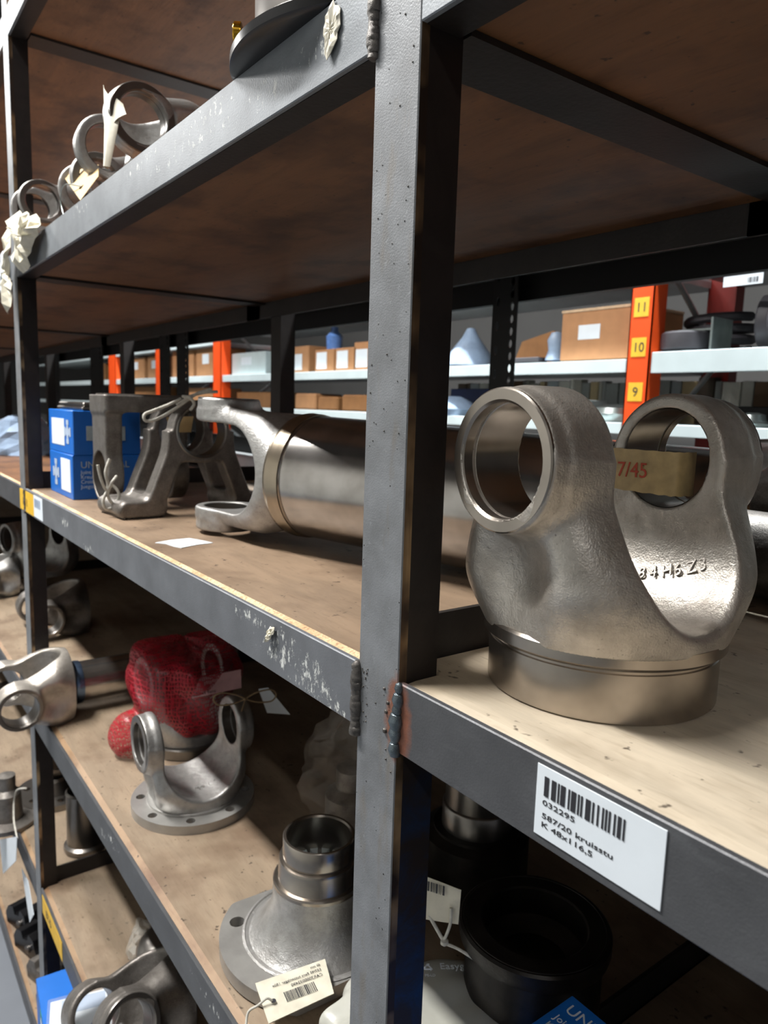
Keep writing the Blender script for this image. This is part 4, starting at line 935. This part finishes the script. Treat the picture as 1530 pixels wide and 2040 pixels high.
t = thing('wrapped_part', 'pale blue wrapped pointed part left of the perforated upright', 'parcel', (-1.34, 1.29, .2902)); b = MB(); b.lathe([(0, 0), (.075, 0), (.06, .04), (.025, .085), (.012, .11), (0, .112)], 14); b.build('wrap', M['bluew'], t)
t = thing('wrapped_part', 'small blue-grey wrapped part left of the labelled cardboard box', 'parcel', (-.990, 1.27, .2902)); b = MB(); b.lathe([(0, 0), (.028, .004), (.020, .03), (.024, .055), (.014, .075), (0, .078)], 14); b.build('wrap', M['bluew'], t)
bx('flat_tray', 'flat dark blue tray in front of the open carton', 'tray', (-1.12, 1.235, .2902), (0, 0, 0), (.10, .04, .012), M['rubber'])
def caster(label, loc, rot):
    t = thing('caster_wheel', label, 'wheel', loc, rot, 'spare caster wheels')
    b = MB(); b.lathe([(.012, -.017), (.050, -.020), (.056, -.016), (.057, 0), (.056, .016), (.050, .020), (.012, .017)], 48, close=True); b.build('tyre', M['rubber'], t)
    b = MB(); b.lathe([(0, -.022), (.012, -.022), (.012, .022), (0, .022)], 20); b.box((-.016, -.016, .021), (.075, .016, .025)); b.box((-.016, -.016, -.025), (.075, .016, -.021)); b.build('fork', M['zinc'], t)
    b = MB(); b.cbox((.074, -.040, -.045), (.079, .040, .045), .001); b.build('mounting_plate', M['zinc'], t); return t
caster('caster wheel lying flat right of the nearest orange post', (-.620, 1.275, .3230), (0, 0, 0))
caster('caster wheel standing on edge beside the flat one', (-.455, 1.31, .3560), (PI/2, 0, PI/2+.2))
caster('caster wheel at the right picture edge', (-.385, 1.27, .3560), (PI/2, 0, .6))
t = thing('ribbed_hose', 'dark coiled hose on the shelf behind the flat caster wheel', 'hose', (-.63, 1.42, .300)); b = MB(); b.tube([(.07*math.cos(a), .07*math.sin(a), .012+.004*a) for a in [i*.3 for i in range(64)]], .011, 8); b.build('hose', M['rubber'], t)
q = random.Random(12); x = -1.62; k = 0; hues = ['c9c7bd', '6b5238', 'b8a27a', '8d8f8c', 'd6d3c8', '4a3c2e', 'a9a498', '9aa0a2']; mats = [plain('board '+h, h, .6, 0, .06) for h in hues]
while x < .10:
    w = q.choice((.012, .018, .03, .045, .05)); hh = q.uniform(.105, .118)
    if abs(x+.70) > .05 or True:
        mt = q.choice(range(8)); nm = ['white', 'dark brown', 'tan', 'grey', 'cream', 'dark', 'beige', 'silver'][mt]
        t = thing('panel_board', f'{nm} panel strip standing upright in the row on the white rack', 'panel', (x, 1.50, .1402), group='panel strips standing on the white rack'); b = MB(); b.cbox((0, 0, 0), (w*.92, .03, hh), .0008); b.build('strip', mats[mt], t)
    x += w
bx('white_box', 'white box on the lower shelf left of the nearest orange post', 'box', (-.945, 1.25, .1402), (0, 0, 0), (.085, .08, .052), M['lip'])
t = thing('metal_dish', 'round pale metal dish beside the white box', 'dish', (-.800, 1.29, .1402)); b = MB(); b.lathe([(0, 0), (.055, .002), (.062, .02), (.055, .034), (.03, .042), (0, .043)], 32); b.build('dish', M['zinc'], t)
t = thing('plastic_bag', 'clear crinkled bag on a blue crate beside the main post', 'bag', (-1.38, 1.27, .1402)); b = MB(); b.lathe([(0, 0), (.075, 0), (.082, .02), (.05, .045), (.02, .058), (0, .055)], 9); b.build('film', M['bluew'], t)
bx('blue_crate', 'dark blue crate behind the crinkled bag', 'crate', (-1.50, 1.36, .1402), (0, 0, 0), (.22, .12, .085), plain('navy crate', '1c2c5a', .5))
t = thing('steel_button', 'silver round button on the lower shelf at the right edge', 'cap', (-.455, 1.27, .1402)); b = MB(); b.lathe([(0, 0), (.034, 0), (.036, .008), (.028, .013), (.024, .026), (.010, .030), (0, .030)], 32); b.build('domed_body', M['zinc'], t)
bx('black_box', 'black flat box behind the silver cap', 'box', (-.60, 1.38, .1402), (0, 0, 0), (.26, .10, .045), M['dark'])
lab = [('far left of the row', -2.36), ('second in the row', -2.175), ('third in the row', -2.03), ('right end of the row', -1.905)]
for i, (wd, x) in enumerate(lab):
    t = bx('parts_carton', f'tan carton with a bright white label on the white rack, {wd}', 'box', (x, 1.25, .2852), (0, 0, 0), (.135, .12, (.105, .085, .085, .10)[i]), M['card'], 'labelled tan cartons left of the main post')
    b = MB(); b.box((.012, -.001, .012), (.085, 0, .075)); b.build('blank_label', M['white'], t)
for i, (x, wd, hh) in enumerate(((-2.33, .16, .085), (-2.15, .14, .07), (-1.98, .20, .08))):
    bx('parts_carton', ['tan carton with dented lid on the lower shelf, left one', 'tan carton on the lower shelf, middle one', 'wide tan carton on the lower shelf, right one'][i], 'box', (x, 1.25, .1402), (0, 0, 0), (wd, .13, hh*.75), M['cardd'] if i else M['card'], 'tan cartons on the lower shelf left of the main post', ch=.006)
t = thing('blue_bottle', 'small blue plastic bottle on the labelled cartons', 'bottle', (-2.10, 1.29, .3710)); b = MB(); b.lathe([(0, 0), (.03, 0), (.032, .05), (.014, .07), (.014, .085), (0, .085)], 16); b.build('bottle', plain('blue plastic', '5f86c8', .3), t)
for i, (x, w, hh, mt) in enumerate(((-4.45, .28, .13, 'card'), (-4.1, .22, .13, 'card'), (-3.70, .30, .14, 'card'), (-3.36, .27, .14, 'card'), (-2.93, .34, .10, 'lip'), (-5.35, .35, .12, 'cardd'))):
    t = bx('stock_carton', ['tan carton far down the white rack, between the perforated uprights', 'tan carton far down the white rack, left of the orange post', 'tan carton far down the rack with two pale labels, left one', 'tan carton far down the rack with two pale labels, right one', 'long white box right of the left orange post', 'brown carton at the far left end of the white rack'][i], 'box', (x, 1.25, .2852), (0, 0, 0), (w, .15, hh), M[mt], 'stock far down the white rack')
    b = MB(); b.box((w*.3, -.001, hh*.45), (w*.6, 0, hh*.8)); b.build('blank_label', M['white'], t)
for i, (x, w, hh, mt) in enumerate(((-4.5, .5, .1, 'cardd'), (-3.68, .5, .09, 'card'), (-2.92, .4, .07, 'cardd'))):
    bx('stock_carton', ['brown carton on the lower shelf at the far left', 'tan carton on the lower shelf under the labelled cartons', 'brown carton on the lower shelf right of the left orange post'][i], 'box', (x, 1.27, .1402), (0, 0, 0), (w, .15, hh), M[mt])
t = thing('hanging_label', 'small white barcode label under the upper shelf at the right edge', 'label', (-.51, Y3-.001, .430)); b = MB(); b.box((0, -.0004, -.010), (.080, 0, .010)); b.build('label_sheet', M['white'], t); barcode(t, T(.05, -.0006, -.006) @ RX(PI/2), .022, .010, M['print'], 3, 8)
